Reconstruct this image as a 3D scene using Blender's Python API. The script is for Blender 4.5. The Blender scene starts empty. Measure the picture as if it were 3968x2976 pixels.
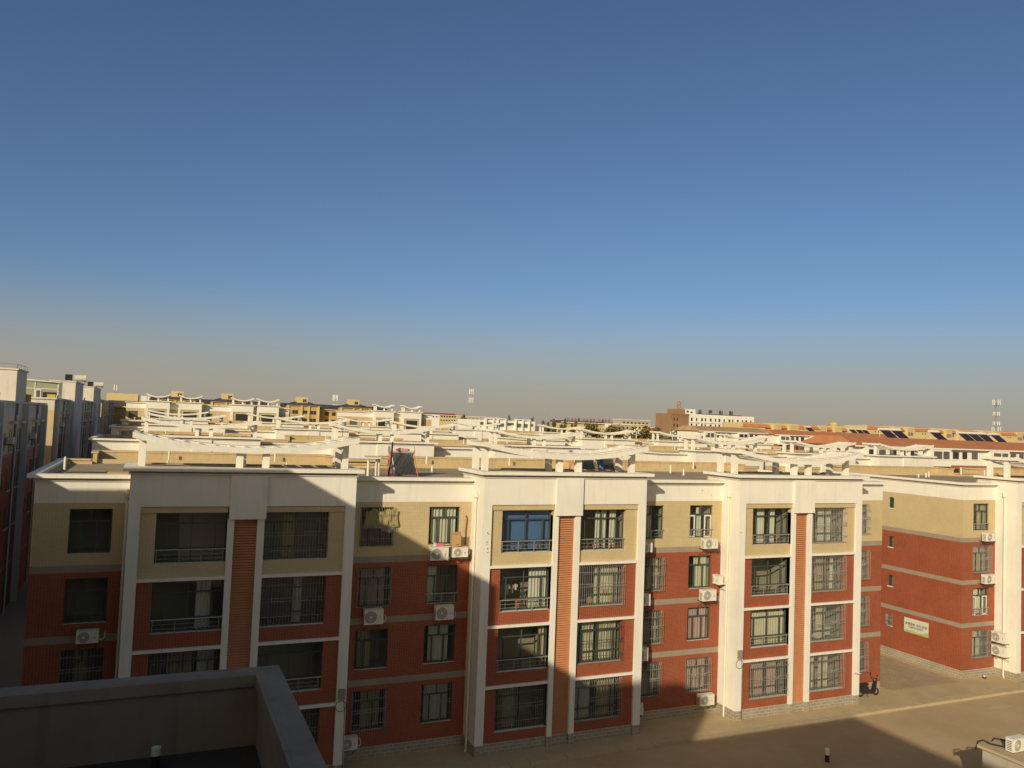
import bpy, math, random
from mathutils import Matrix, Vector
R = math.radians
random.seed(7)
scene = bpy.context.scene
COL = scene.collection

# ------------------------------------------------------------------ camera
CF, CPITCH, CROLL, CYAW = 3104.97, 0.0504037, -0.0389050, -0.4134557
CLOC = Vector((0.9116, -36.3230, 15.9892))
def rot3(rx, ry, rz):
    return Matrix.Rotation(rz, 3, 'Z') @ Matrix.Rotation(rx, 3, 'X') @ Matrix.Rotation(ry, 3, 'Y')
M = rot3(CPITCH, CROLL, CYAW)
right, fwd, up = M.col[0], M.col[1], M.col[2]
cam = bpy.data.cameras.new('camera')
camo = bpy.data.objects.new('camera', cam)
COL.objects.link(camo)
m4 = Matrix.Identity(4)
for i in range(3):
    m4[i][0], m4[i][1], m4[i][2], m4[i][3] = right[i], up[i], -fwd[i], CLOC[i]
camo.matrix_world = m4
cam.sensor_width = 36
cam.lens = CF / 3968 * 36
cam.clip_start = 0.1
cam.clip_end = 20000
scene.camera = camo

# ------------------------------------------------------------------ light
SUN = Vector((-1.055, -1.0, 0.575)).normalized()
SUN_EL = math.asin(SUN.z)
sd = bpy.data.lights.new('sun', 'SUN')
sd.energy = 3.3
sd.angle = R(0.5)
sd.color = (1.0, 0.90, 0.70)
so = bpy.data.objects.new('sun', sd)
COL.objects.link(so)
so.rotation_euler = SUN.to_track_quat('Z', 'Y').to_euler()

w = bpy.data.worlds.new('World')
scene.world = w
w.use_nodes = True
nt = w.node_tree
bg = nt.nodes['Background']
sky = nt.nodes.new('ShaderNodeTexSky')
sky.sky_type = 'NISHITA'
sky.sun_disc = False
sky.sun_elevation = SUN_EL
sky.sun_rotation = math.atan2(SUN.x, SUN.y)
sky.altitude = 600
sky.air_density = 1.0
sky.dust_density = 1.6
sky.ozone_density = 2.0
# evening air: warmer and brighter round the sun, deeper blue away from it, a tan dust band along the horizon
geo = nt.nodes.new('ShaderNodeTexCoord')
nrm = nt.nodes.new('ShaderNodeVectorMath'); nrm.operation = 'NORMALIZE'; nt.links.new(geo.outputs['Generated'], nrm.inputs[0])
dt = nt.nodes.new('ShaderNodeVectorMath'); dt.operation = 'DOT_PRODUCT'; dt.inputs[1].default_value = SUN
nt.links.new(nrm.outputs[0], dt.inputs[0])
mr = nt.nodes.new('ShaderNodeMapRange'); mr.interpolation_type = 'SMOOTHSTEP'
mr.inputs['From Min'].default_value = -0.1; mr.inputs['From Max'].default_value = 0.75
nt.links.new(dt.outputs['Value'], mr.inputs['Value'])
tc = nt.nodes.new('ShaderNodeMix'); tc.data_type = 'RGBA'
tc.inputs[6].default_value = (0.64, 0.74, 0.88, 1); tc.inputs[7].default_value = (1.35, 1.08, 0.78, 1)
nt.links.new(mr.outputs[0], tc.inputs[0])
tint = nt.nodes.new('ShaderNodeMix'); tint.data_type = 'RGBA'; tint.blend_type = 'MULTIPLY'
tint.inputs[0].default_value = 1.0
nt.links.new(sky.outputs[0], tint.inputs[6]); nt.links.new(tc.outputs[2], tint.inputs[7])
sx = nt.nodes.new('ShaderNodeSeparateXYZ'); nt.links.new(nrm.outputs[0], sx.inputs[0])
hz = nt.nodes.new('ShaderNodeMapRange'); hz.interpolation_type = 'SMOOTHSTEP'
hz.inputs['From Min'].default_value = 0.0; hz.inputs['From Max'].default_value = 0.17
hz.inputs['To Min'].default_value = 0.85; hz.inputs['To Max'].default_value = 0.0
nt.links.new(sx.outputs[2], hz.inputs['Value'])
dust = nt.nodes.new('ShaderNodeMix'); dust.data_type = 'RGBA'
dust.inputs[7].default_value = (4.35, 3.75, 2.95, 1)
nt.links.new(hz.outputs[0], dust.inputs[0]); nt.links.new(tint.outputs[2], dust.inputs[6])
nt.links.new(dust.outputs[2], bg.inputs[0])
bg.inputs[1].default_value = 0.075

scene.view_settings.view_transform = 'Standard'
scene.view_settings.look = 'None'
scene.view_settings.exposure = 0.25
scene.view_settings.gamma = 1.0
scene.render.engine = 'CYCLES'
scene.cycles.max_bounces = 6
scene.cycles.transparent_max_bounces = 12
scene.cycles.use_denoising = True

# ------------------------------------------------------------------ materials
MATS = {}
def lin(c): return tuple(c) + (1.0,)
def new_mat(name):
    m = bpy.data.materials.new(name); m.use_nodes = True
    n = m.node_tree
    return m, n, n.nodes['Principled BSDF']
def coords(n, kind='obj'):
    if kind == 'world':
        g = n.nodes.new('ShaderNodeNewGeometry'); return g.outputs['Position']
    t = n.nodes.new('ShaderNodeTexCoord'); return t.outputs['Object']
def plain(name, col, rough=0.8, var=0.12, scale=1.2, metal=0.0, streak=0.0, bump=0.0, spec=0.3):
    m, n, b = new_mat(name)
    b.inputs['Roughness'].default_value = rough
    b.inputs['Metallic'].default_value = metal
    b.inputs['Specular IOR Level'].default_value = spec
    c = coords(n, 'world')
    no = n.nodes.new('ShaderNodeTexNoise'); no.inputs['Scale'].default_value = scale
    no.inputs['Detail'].default_value = 6; no.inputs['Roughness'].default_value = 0.65
    n.links.new(c, no.inputs['Vector'])
    mr = n.nodes.new('ShaderNodeMapRange')
    mr.inputs['From Min'].default_value = 0.3; mr.inputs['From Max'].default_value = 0.7
    mr.inputs['To Min'].default_value = 1 - var; mr.inputs['To Max'].default_value = 1 + var * 0.5
    n.links.new(no.outputs['Fac'], mr.inputs['Value'])
    val = mr.outputs[0]
    if streak:
        mp = n.nodes.new('ShaderNodeMapping'); mp.inputs['Scale'].default_value = (3.0, 3.0, 0.25)
        n.links.new(c, mp.inputs['Vector'])
        n2 = n.nodes.new('ShaderNodeTexNoise'); n2.inputs['Scale'].default_value = 1.5; n2.inputs['Detail'].default_value = 5
        n.links.new(mp.outputs[0], n2.inputs['Vector'])
        m2 = n.nodes.new('ShaderNodeMapRange')
        m2.inputs['From Min'].default_value = 0.52; m2.inputs['From Max'].default_value = 0.75
        m2.inputs['To Min'].default_value = 1.0; m2.inputs['To Max'].default_value = 1 - streak
        n.links.new(n2.outputs['Fac'], m2.inputs['Value'])
        mu = n.nodes.new('ShaderNodeMath'); mu.operation = 'MULTIPLY'
        n.links.new(val, mu.inputs[0]); n.links.new(m2.outputs[0], mu.inputs[1]); val = mu.outputs[0]
    vm = n.nodes.new('ShaderNodeVectorMath'); vm.operation = 'SCALE'
    vm.inputs[0].default_value = col
    n.links.new(val, vm.inputs['Scale'])
    n.links.new(vm.outputs[0], b.inputs['Base Color'])
    if bump:
        bp = n.nodes.new('ShaderNodeBump'); bp.inputs['Strength'].default_value = bump; bp.inputs['Distance'].default_value = 0.05
        n.links.new(no.outputs['Fac'], bp.inputs['Height']); n.links.new(bp.outputs[0], b.inputs['Normal'])
    MATS[name] = m
    return m
def tiled(name, c1, c2, mortar, bw, bh, msize, rough=0.6, var=0.12, horiz=False, offset=0.0):
    m, n, b = new_mat(name)
    b.inputs['Roughness'].default_value = rough
    b.inputs['Specular IOR Level'].default_value = 0.25
    c = coords(n, 'world')
    se = n.nodes.new('ShaderNodeSeparateXYZ'); n.links.new(c, se.inputs[0])
    cb = n.nodes.new('ShaderNodeCombineXYZ')
    if horiz:
        n.links.new(se.outputs[0], cb.inputs[0]); n.links.new(se.outputs[1], cb.inputs[1])
    else:
        ad = n.nodes.new('ShaderNodeMath'); ad.operation = 'ADD'
        n.links.new(se.outputs[0], ad.inputs[0]); n.links.new(se.outputs[1], ad.inputs[1])
        n.links.new(ad.outputs[0], cb.inputs[0]); n.links.new(se.outputs[2], cb.inputs[1])
    br = n.nodes.new('ShaderNodeTexBrick')
    br.offset = offset
    br.inputs['Color1'].default_value = lin(c1); br.inputs['Color2'].default_value = lin(c2)
    br.inputs['Mortar'].default_value = lin(mortar)
    br.inputs['Scale'].default_value = 1.0
    br.inputs['Brick Width'].default_value = bw; br.inputs['Row Height'].default_value = bh
    br.inputs['Mortar Size'].default_value = msize; br.inputs['Mortar Smooth'].default_value = 0.3
    n.links.new(cb.outputs[0], br.inputs['Vector'])
    no = n.nodes.new('ShaderNodeTexNoise'); no.inputs['Scale'].default_value = 0.7; no.inputs['Detail'].default_value = 7
    no.inputs['Roughness'].default_value = 0.7
    n.links.new(c, no.inputs['Vector'])
    mr = n.nodes.new('ShaderNodeMapRange')
    mr.inputs['From Min'].default_value = 0.3; mr.inputs['From Max'].default_value = 0.7
    mr.inputs['To Min'].default_value = 1 - var; mr.inputs['To Max'].default_value = 1 + var
    n.links.new(no.outputs['Fac'], mr.inputs['Value'])
    vm = n.nodes.new('ShaderNodeVectorMath'); vm.operation = 'SCALE'
    n.links.new(br.outputs['Color'], vm.inputs[0]); n.links.new(mr.outputs[0], vm.inputs['Scale'])
    n.links.new(vm.outputs[0], b.inputs['Base Color'])
    MATS[name] = m
    return m

plain('white', (0.80, 0.74, 0.61), 0.75, 0.07, 0.6, streak=0.10)
plain('white_far', (0.80, 0.75, 0.62), 0.8, 0.06, 0.3)
tiled('beige_tile', (0.53, 0.40, 0.20), (0.49, 0.365, 0.18), (0.60, 0.49, 0.29), 0.12, 0.07, 0.008, 0.5, 0.07)
tiled('red_tile', (0.30, 0.070, 0.030), (0.245, 0.052, 0.022), (0.36, 0.15, 0.08), 0.12, 0.07, 0.008, 0.5, 0.12)
plain('grey_band', (0.33, 0.26, 0.185), 0.7, 0.10, 1.0, streak=0.08)
tiled('plinth_tile', (0.33, 0.275, 0.19), (0.29, 0.24, 0.17), (0.50, 0.44, 0.32), 0.42, 0.17, 0.014, 0.7, 0.14, offset=0.5)
plain('louver', (0.60, 0.26, 0.115), 0.55, 0.10, 2.0)
plain('louver_gap_shade', (0.10, 0.045, 0.022), 0.8, 0.1, 2.0)  # dark copy of the slat colour; shade between slats put into the backing
plain('roof_concrete', (0.42, 0.315, 0.185), 0.9, 0.28, 0.5, bump=0.3)
plain('parapet_concrete', (0.58, 0.425, 0.215), 0.9, 0.16, 0.9, streak=0.25, bump=0.2)
plain('road', (0.47, 0.345, 0.19), 0.9, 0.16, 0.22, bump=0.15)
plain('earth', (0.33, 0.25, 0.16), 0.95, 0.2, 0.05)
tiled('paving', (0.44, 0.335, 0.20), (0.39, 0.295, 0.175), (0.30, 0.23, 0.14), 0.3, 0.15, 0.012, 0.9, 0.16, horiz=True, offset=0.5)
plain('apron', (0.50, 0.38, 0.21), 0.9, 0.14, 0.6)
plain('kerb_stone', (0.50, 0.385, 0.22), 0.85, 0.14, 1.5)
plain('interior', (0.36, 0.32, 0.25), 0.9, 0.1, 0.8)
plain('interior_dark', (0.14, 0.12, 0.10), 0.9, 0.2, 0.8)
plain('frame_green', (0.055, 0.075, 0.06), 0.45, 0.1, 2, spec=0.4)
plain('frame_white', (0.75, 0.72, 0.62), 0.5, 0.05, 2)
plain('steel', (0.36, 0.33, 0.28), 0.4, 0.15, 5, metal=0.35, spec=0.5)
plain('dark_steel', (0.07, 0.06, 0.05), 0.5, 0.15, 5, metal=0.3)
plain('pipe_cream', (0.78, 0.72, 0.55), 0.5, 0.08, 2)
plain('ac_white', (0.74, 0.69, 0.56), 0.45, 0.05, 3)
plain('ac_grille', (0.30, 0.27, 0.21), 0.6, 0.1, 8)
plain('ac_dark', (0.05, 0.045, 0.04), 0.6, 0.1, 8)
plain('red_mark', (0.45, 0.05, 0.03), 0.5, 0.05, 4)
plain('tube_black', (0.02, 0.02, 0.022), 0.15, 0.1, 4, spec=0.8)
plain('tube_glare', (0.72, 0.68, 0.58), 0.35, 0.1, 4, spec=0.8)  # pale colour stands in for tube glare, painted on the reflector sheet
plain('orange_frame', (0.62, 0.13, 0.06), 0.5, 0.08, 4)
plain('cardboard', (0.47, 0.29, 0.13), 0.9, 0.1, 3)
plain('pink', (0.62, 0.18, 0.22), 0.7, 0.05, 3)
plain('cloth_mustard', (0.42, 0.33, 0.12), 0.95, 0.1, 2)
plain('cloth_white', (0.62, 0.60, 0.54), 0.9, 0.06, 3)
plain('curtain_cream', (0.62, 0.56, 0.43), 0.9, 0.08, 2)
plain('curtain_white', (0.66, 0.63, 0.55), 0.9, 0.06, 2)
plain('curtain_pink', (0.55, 0.36, 0.32), 0.9, 0.1, 2)
plain('curtain_tan', (0.42, 0.34, 0.22), 0.9, 0.1, 2)
plain('sheet_blue', (0.10, 0.21, 0.46), 0.35, 0.08, 0.8, spec=0.5)
plain('fabric_yellow', (0.62, 0.44, 0.04), 0.9, 0.1, 3)
plain('fabric_orange', (0.55, 0.17, 0.05), 0.9, 0.1, 3)
plain('plant_green', (0.09, 0.14, 0.04), 0.8, 0.3, 6)
plain('cable_black', (0.02, 0.018, 0.016), 0.6, 0.1, 4)
plain('cable_brown', (0.20, 0.10, 0.05), 0.7, 0.1, 4)
plain('scooter_black', (0.025, 0.022, 0.022), 0.35, 0.1, 4, spec=0.5)
plain('rubber', (0.03, 0.028, 0.026), 0.8, 0.1, 4)
plain('banner_base', (0.62, 0.60, 0.46), 0.5, 0.05, 2)
plain('banner_green', (0.42, 0.46, 0.18), 0.5, 0.2, 4)
plain('banner_ink', (0.16, 0.07, 0.05), 0.6, 0.05, 2)
plain('banner_dark_green', (0.08, 0.18, 0.08), 0.6, 0.05, 2)
plain('tile_orange', (0.50, 0.20, 0.085), 0.8, 0.16, 0.35)
plain('tile_tan', (0.43, 0.28, 0.14), 0.85, 0.18, 0.35)
plain('red_far', (0.36, 0.105, 0.06), 0.8, 0.08, 0.3)
plain('cream_yellow', (0.60, 0.46, 0.22), 0.8, 0.08, 0.3)
plain('ochre', (0.50, 0.35, 0.14), 0.8, 0.07, 0.3)
plain('brown_brick', (0.30, 0.17, 0.085), 0.85, 0.08, 0.2)
plain('roof_dark', (0.075, 0.065, 0.065), 0.7, 0.12, 0.3)
plain('roof_red', (0.33, 0.04, 0.03), 0.7, 0.1, 0.3)
plain('window_dark', (0.035, 0.033, 0.03), 0.2, 0.2, 0.4, spec=0.7)
plain('window_grey', (0.12, 0.115, 0.095), 0.25, 0.35, 0.35, spec=0.6)
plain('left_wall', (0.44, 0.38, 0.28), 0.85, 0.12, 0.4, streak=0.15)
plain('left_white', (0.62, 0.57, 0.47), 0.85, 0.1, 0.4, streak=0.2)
plain('shade_and_trim', (0.13, 0.12, 0.10), 0.9, 0.15, 0.4)  # dark tone painted for recess shade; also used for plain trim
plain('bark', (0.16, 0.12, 0.08), 0.9, 0.2, 1)
def leafmat(name, c):
    plain(name, c, 0.8, 0.45, 0.9)
leafmat('leaf_green', (0.085, 0.10, 0.035))
leafmat('leaf_olive', (0.15, 0.125, 0.045))
leafmat('leaf_gold', (0.30, 0.20, 0.055))
leafmat('leaf_yellow', (0.36, 0.28, 0.07))
plain('sign_red', (0.42, 0.07, 0.06), 0.6, 0.1, 1)
plain('sign_dark', (0.07, 0.045, 0.045), 0.6, 0.1, 1)
plain('mast_grey', (0.32, 0.31, 0.28), 0.5, 0.1, 0.5)
plain('antenna_white', (0.75, 0.73, 0.66), 0.5, 0.05, 0.5)
plain('junk_orange', (0.55, 0.22, 0.06), 0.8, 0.1, 1)
plain('junk_yellow', (0.60, 0.42, 0.10), 0.8, 0.1, 1)
plain('glass_green', (0.30, 0.31, 0.20), 0.25, 0.15, 0.6, spec=0.6)
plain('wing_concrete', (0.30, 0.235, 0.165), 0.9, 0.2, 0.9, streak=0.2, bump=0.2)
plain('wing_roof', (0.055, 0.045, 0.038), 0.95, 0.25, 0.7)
plain('panel_dark', (0.035, 0.02, 0.025), 0.25, 0.1, 1, spec=0.6)
plain('mark_dark', (0.12, 0.07, 0.045), 0.9, 0.1, 4)
plain('lamp_globe', (0.80, 0.72, 0.55), 0.4, 0.05, 1)

def glassmat(name, col, mixf=0.82):
    m, n, b = new_mat(name)
    out = n.nodes['Material Output']
    n.nodes.remove(b)
    tr = n.nodes.new('ShaderNodeBsdfTransparent'); tr.inputs[0].default_value = lin(col)
    gl = n.nodes.new('ShaderNodeBsdfGlossy'); gl.inputs['Roughness'].default_value = 0.02
    gl.inputs[0].default_value = (0.9, 0.9, 0.9, 1)
    fr = n.nodes.new('ShaderNodeLayerWeight'); fr.inputs[0].default_value = 0.5
    pw = n.nodes.new('ShaderNodeMath'); pw.operation = 'POWER'; pw.inputs[1].default_value = 3.0
    n.links.new(fr.outputs['Facing'], pw.inputs[0])
    no = n.nodes.new('ShaderNodeTexNoise'); no.inputs['Scale'].default_value = 0.8
    n.links.new(coords(n, 'world'), no.inputs['Vector'])
    bp = n.nodes.new('ShaderNodeBump'); bp.inputs['Strength'].default_value = 0.03; bp.inputs['Distance'].default_value = 0.1
    n.links.new(no.outputs['Fac'], bp.inputs['Height']); n.links.new(bp.outputs[0], gl.inputs['Normal'])
    ma = n.nodes.new('ShaderNodeMath'); ma.operation = 'MULTIPLY_ADD'; ma.inputs[1].default_value = 0.7; ma.inputs[2].default_value = 0.05
    n.links.new(pw.outputs[0], ma.inputs[0])
    mx = n.nodes.new('ShaderNodeMixShader')
    n.links.new(ma.outputs[0], mx.inputs[0]); n.links.new(tr.outputs[0], mx.inputs[1]); n.links.new(gl.outputs[0], mx.inputs[2])
    n.links.new(mx.outputs[0], out.inputs[0])
    MATS[name] = m
glassmat('glass', (0.80, 0.82, 0.76))

# ------------------------------------------------------------------ mesh helpers
class MB:
    def __init__(self):
        self.v = []; self.f = []; self.mi = []; self.mats = []
    def m(self, name):
        if name not in self.mats: self.mats.append(name)
        return self.mats.index(name)
    def poly(self, pts, mat):
        k = len(self.v); self.v += [tuple(p) for p in pts]
        self.f.append(tuple(range(k, k + len(pts)))); self.mi.append(self.m(mat)); return self
    def box(self, x0, x1, y0, y1, z0, z1, mat, skip=''):
        k = len(self.v)
        self.v += [(x0, y0, z0), (x1, y0, z0), (x1, y1, z0), (x0, y1, z0), (x0, y0, z1), (x1, y0, z1), (x1, y1, z1), (x0, y1, z1)]
        F = {'b': (0, 3, 2, 1), 't': (4, 5, 6, 7), 'f': (0, 1, 5, 4), 'k': (2, 3, 7, 6), 'l': (3, 0, 4, 7), 'r': (1, 2, 6, 5)}
        i = self.m(mat)
        for key, fc in F.items():
            if key in skip: continue
            self.f.append(tuple(k + a for a in fc)); self.mi.append(i)
        return self
    def tube(self, p0, p1, r, mat, n=6, r1=None, cap=True):
        p0, p1 = Vector(p0), Vector(p1); d = (p1 - p0)
        if d.length < 1e-6: return self
        d.normalize()
        a = d.orthogonal().normalized(); b = d.cross(a); r1 = r if r1 is None else r1
        k = len(self.v); i = self.m(mat)
        for q, rr in ((p0, r), (p1, r1)):
            for j in range(n):
                t = 2 * math.pi * (j + 0.5) / n
                self.v.append(tuple(q + a * math.cos(t) * rr + b * math.sin(t) * rr))
        for j in range(n):
            j2 = (j + 1) % n
            self.f.append((k + j, k + j2, k + n + j2, k + n + j)); self.mi.append(i)
        if cap:
            self.f.append(tuple(k + j for j in reversed(range(n)))); self.mi.append(i)
            self.f.append(tuple(k + n + j for j in range(n))); self.mi.append(i)
        return self
    def path(self, pts, r, mat, n=5):
        for a, b in zip(pts[:-1], pts[1:]): self.tube(a, b, r, mat, n)
        return self
    def ball(self, c, r, mat, seg=8, rings=5, sx=1, sy=1, sz=1):
        k = len(self.v); i = self.m(mat)
        for a in range(rings + 1):
            ph = math.pi * a / rings
            for b in range(seg):
                t = 2 * math.pi * b / seg
                self.v.append((c[0] + r * sx * math.sin(ph) * math.cos(t), c[1] + r * sy * math.sin(ph) * math.sin(t), c[2] + r * sz * math.cos(ph)))
        for a in range(rings):
            for b in range(seg):
                b2 = (b + 1) % seg
                self.f.append((k + a * seg + b, k + (a + 1) * seg + b, k + (a + 1) * seg + b2, k + a * seg + b2)); self.mi.append(i)
        return self
    def build(self, name, parent=None, loc=None, smooth=False):
        me = bpy.data.meshes.new(name)
        me.from_pydata(self.v, [], self.f)
        for q in self.mats: me.materials.append(MATS[q])
        me.polygons.foreach_set('material_index', self.mi)
        if smooth: me.polygons.foreach_set('use_smooth', [True] * len(self.f))
        me.update()
        o = bpy.data.objects.new(name, me); COL.objects.link(o)
        if parent is not None: o.parent = parent
        if loc is not None: o.location = loc
        return o

def tag(o, label=None, cat=None, group=None, kind=None):
    if label: o['label'] = label
    if cat: o['category'] = cat
    if group: o['group'] = group
    if kind: o['kind'] = kind
    return o
def thing(name, loc, label, cat, group=None, rz=0.0):
    o = bpy.data.objects.new(name, None); COL.objects.link(o)
    o.location = loc; o.rotation_euler = (0, 0, rz); o.empty_display_size = 0.3
    return tag(o, label, cat, group)
KIDS = {}
def kids(o): return [c for c in bpy.data.objects if c.parent == o]
def copy_tree(o, parent=None, loc=None):
    c = o.copy(); COL.objects.link(c); c.parent = parent
    if loc is not None: c.location = loc
    for ch in kids(o): copy_tree(ch, c)
    return c

# ------------------------------------------------------------------ ground
SL = 0.0102                                    # the ground rises slowly away from the camera
def gz(y): return SL * max(0.0, y - 16.0) + (0.0)
def ground():
    b = MB()
    ys = [-400, -60, 16, 60, 200, 500, 1200, 6000]
    xs = [-3000, -200, 0, 200, 600, 1500, 6000]
    for i in range(len(ys) - 1):
        for j in range(len(xs) - 1):
            z = lambda y: gz(min(y, 1200)) - 0.20
            b.poly([(xs[j], ys[i], z(ys[i])), (xs[j + 1], ys[i], z(ys[i])), (xs[j + 1], ys[i + 1], z(ys[i + 1])), (xs[j], ys[i + 1], z(ys[i + 1]))], 'earth')
    tag(b.build('ground'), kind='structure')
    r = MB()
    nx = 60
    r.poly([(-60, -26, -0.15), (160, -26, -0.15), (160, -1.33, -0.15), (-60, -1.33, -0.15)], 'road')
    tag(r.build('road'), kind='structure')
    p = MB()
    p.box(-60, 160, -0.75, 1.2, -0.19, 0.0, 'apron', skip='b')
    p.box(44.6, 50.9, 1.2, 34.5, -0.19, 0.003, 'paving', skip='b')
    p.box(-60, 44.6, 1.2, 1.7, -0.19, 0.0, 'apron', skip='b')
    p.box(50.9, 160, 1.2, 13.0, -0.19, 0.0, 'apron', skip='b')
    p.box(43.9, 44.6, 1.7, 14.0, -0.19, 0.0, 'apron', skip='b')
    tag(p.build('pavement'), kind='structure')
    k = MB()
    x = -60.0
    while x < 160:
        dz = random.uniform(-0.006, 0.006)
        k.box(x, x + 0.975, -1.33 + random.uniform(-.008, .008), -0.752, -0.19, 0.012 + dz, 'kerb_stone', skip='b')
        x += 1.0
    tag(k.build('kerb'), kind='structure')
ground()

# ------------------------------------------------------------------ windows (templates, then copies)
def frame_mesh(w, h, vt, vb, zs, mat='frame_green', sash=()):
    """vt: mullions above the transom, vb: below it; zs: horizontal bars, last is the transom"""
    b = MB(); t = 0.055; y0, y1 = 0.0, 0.07
    b.box(0, t, y0, y1, 0, h, mat); b.box(w - t, w, y0, y1, 0, h, mat)
    b.box(t, w - t, y0, y1, 0, t, mat); b.box(t, w - t, y0, y1, h - t, h, mat)
    for z in zs: b.box(t, w - t, y0 + 0.003, y1 - 0.003, z - t / 2, z + t / 2, mat)
    tz = zs[-1] if zs else h
    lo = zs[0] if len(zs) > 1 else 0
    for x in vt: b.box(x - t / 2, x + t / 2, y0 - 0.004, y1 + 0.004, tz + t / 2, h - t, mat)
    for x in vb: b.box(x - t / 2, x + t / 2, y0 - 0.002, y1 + 0.002, t, tz - t / 2, mat)
    for (x0, x1, z0, z1) in sash:
        q = 0.07
        b.box(x0, x0 + q, -0.03, -0.004, z0, z1, 'frame_white'); b.box(x1 - q, x1, -0.03, -0.004, z0, z1, 'frame_white')
        b.box(x0 + q, x1 - q, -0.03, -0.004, z0, z0 + q, 'frame_white'); b.box(x0 + q, x1 - q, -0.03, -0.004, z1 - q, z1, 'frame_white')
    return b
def pane_mesh(w, h):
    b = MB(); b.poly([(0.03, 0.035, 0.03), (w - 0.03, 0.035, 0.03), (w - 0.03, 0.035, h - 0.03), (0.03, 0.035, h - 0.03)], 'glass'); return b
def railing_mesh(w, y=-0.16, n=4, h=0.55):
    b = MB()
    b.tube((-0.06, y, h), (w + 0.02, y, h), 0.028, 'steel', 6)
    for z in (h * 0.32, h * 0.65): b.tube((0.05, y, z), (w - 0.08, y, z), 0.013, 'steel', 5)
    for i in range(n):
        x = 0.08 + (w - 0.2) * i / (n - 1)
        b.tube((x, y, 0.0), (x, y, h), 0.02, 'steel', 5)
    b.tube((-0.04, y, h), (-0.04, 0.0, h), 0.02, 'steel', 5); b.tube((w, y, h), (w, 0.0, h), 0.02, 'steel', 5)
    return b
def grille_mesh(w, h, y=-0.36, mat='steel', closed=False, pitch=0.125):
    b = MB(); r = 0.0115
    n = int(round(w / pitch))
    y2 = 0.02
    for i in range(n + 1):
        x = w * i / n
        b.path([(x, y2, h - 0.01), (x, y * 0.75, h - 0.02), (x, y, h - 0.12), (x, y, 0.02)] if not closed else [(x, y, h - 0.02), (x, y, 0.0)], r, mat, 4)
        if not closed: b.tube((x, y, 0.02), (x, y2, 0.02), r, mat, 4)
    for z in (0.38, h * 0.49, h * 0.56, h - 0.33):
        b.tube((0, y, z), (w, y, z), 0.014, mat, 4)
        if not closed:
            for x in (0.0, w): b.tube((x, y, z), (x, y2, z), 0.012, mat, 4)
    for cx in (w * 0.27, w * 0.68):                      # little scroll ornaments in the middle band
        for s in (-1, 1):
            pts = [(cx + s * 0.10 + 0.05 * math.cos(a), y - 0.012, h * 0.525 + 0.05 * math.sin(a)) for a in [j * math.pi / 4 for j in range(9)]]
            b.path(pts, 0.007, mat, 3)
    if not closed:
        for s in (0.0, w):
            for yy in (y * 0.33, y * 0.66): b.tube((s, yy, 0.02), (s, yy, h - 0.03), r, mat, 4)
    return b
def curtain_mesh(x0, x1, z0, z1, mat, y=0.16, folds=9.0):
    b = MB(); n = max(6, int((x1 - x0) * folds * 4))
    pts = []
    ph = random.random() * 6
    for i in range(n + 1):
        x = x0 + (x1 - x0) * i / n
        pts.append((x, y + 0.035 * math.sin(ph + x * folds * 2 * math.pi / 1.6) + 0.015 * math.sin(ph * 2 + x * 31)))
    for i in range(n):
        (xa, ya), (xb, yb) = pts[i], pts[i + 1]
        b.poly([(xa, ya + 0.02, z0), (xb, yb + 0.02, z0), (xb, yb, z1), (xa, ya, z1)], mat)
    return b
BIG_W, BIG_H = 2.80, 2.10
SM_W, SM_H = 1.60, 1.85
FR = {
 'big': lambda: frame_mesh(BIG_W, BIG_H, [1.4], [0.45, 1.4, 2.35], [0.55, 1.62]),
 'small': lambda: frame_mesh(SM_W, SM_H, [0.8], [0.45, 1.05], [1.33]),
 'small_sash': lambda: frame_mesh(SM_W, SM_H, [0.8], [0.45, 1.05], [1.33], sash=((0.02, 0.42, 0.03, 1.28), (1.08, 1.56, 0.03, 1.28))),
 'gable': lambda: frame_mesh(0.43, 0.80, [], [0.215], [])}
CACHE = {}
def shared(key, fn):
    if key not in CACHE:
        o = fn().build(key); me = o.data; bpy.data.objects.remove(o); CACHE[key] = me
    return CACHE[key]
def inst(name, key, fn, parent, loc=(0, 0, 0)):
    o = bpy.data.objects.new(name, shared(key, fn)); COL.objects.link(o); o.parent = parent; o.location = loc
    return o
CURT = ['curtain_cream', 'curtain_white', 'curtain_tan', 'curtain_pink', 'curtain_white', 'curtain_cream']
def window(parent, kind, x, y, z, guard=None, curtains=(), mirror=False, label=None):
    """curtains: list of (x0,x1,z0,z1,material)"""
    w, h = (BIG_W, BIG_H) if kind == 'big' else (0.43, 0.8) if kind == 'gable' else (SM_W, SM_H)
    o = inst('window', 'fr_' + kind, FR[kind], parent, (x, y, z))
    inst('pane', 'pane_%g' % w, lambda: pane_mesh(w, h), o)
    if guard == 'rail': inst('railing', 'rail_%g' % w, lambda: railing_mesh(w, -0.2 if kind == 'big' else -0.14, 4 if kind == 'big' else 3, 0.55 if kind == 'big' else 0.47), o)
    elif guard == 'cage': inst('security_grille', 'cage_%g' % w, lambda: grille_mesh(w, h), o)
    elif guard == 'flat': inst('security_grille', 'flat_%g' % w, lambda: grille_mesh(w, h, -0.07, 'steel', True), o)
    elif guard == 'dark': inst('security_grille', 'darkcage_%g' % w, lambda: grille_mesh(w, h, -0.34, 'dark_steel'), o)
    for c in curtains: curtain_mesh(*c).build('curtain', o)
    if label: o['label'] = label
    return o

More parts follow.
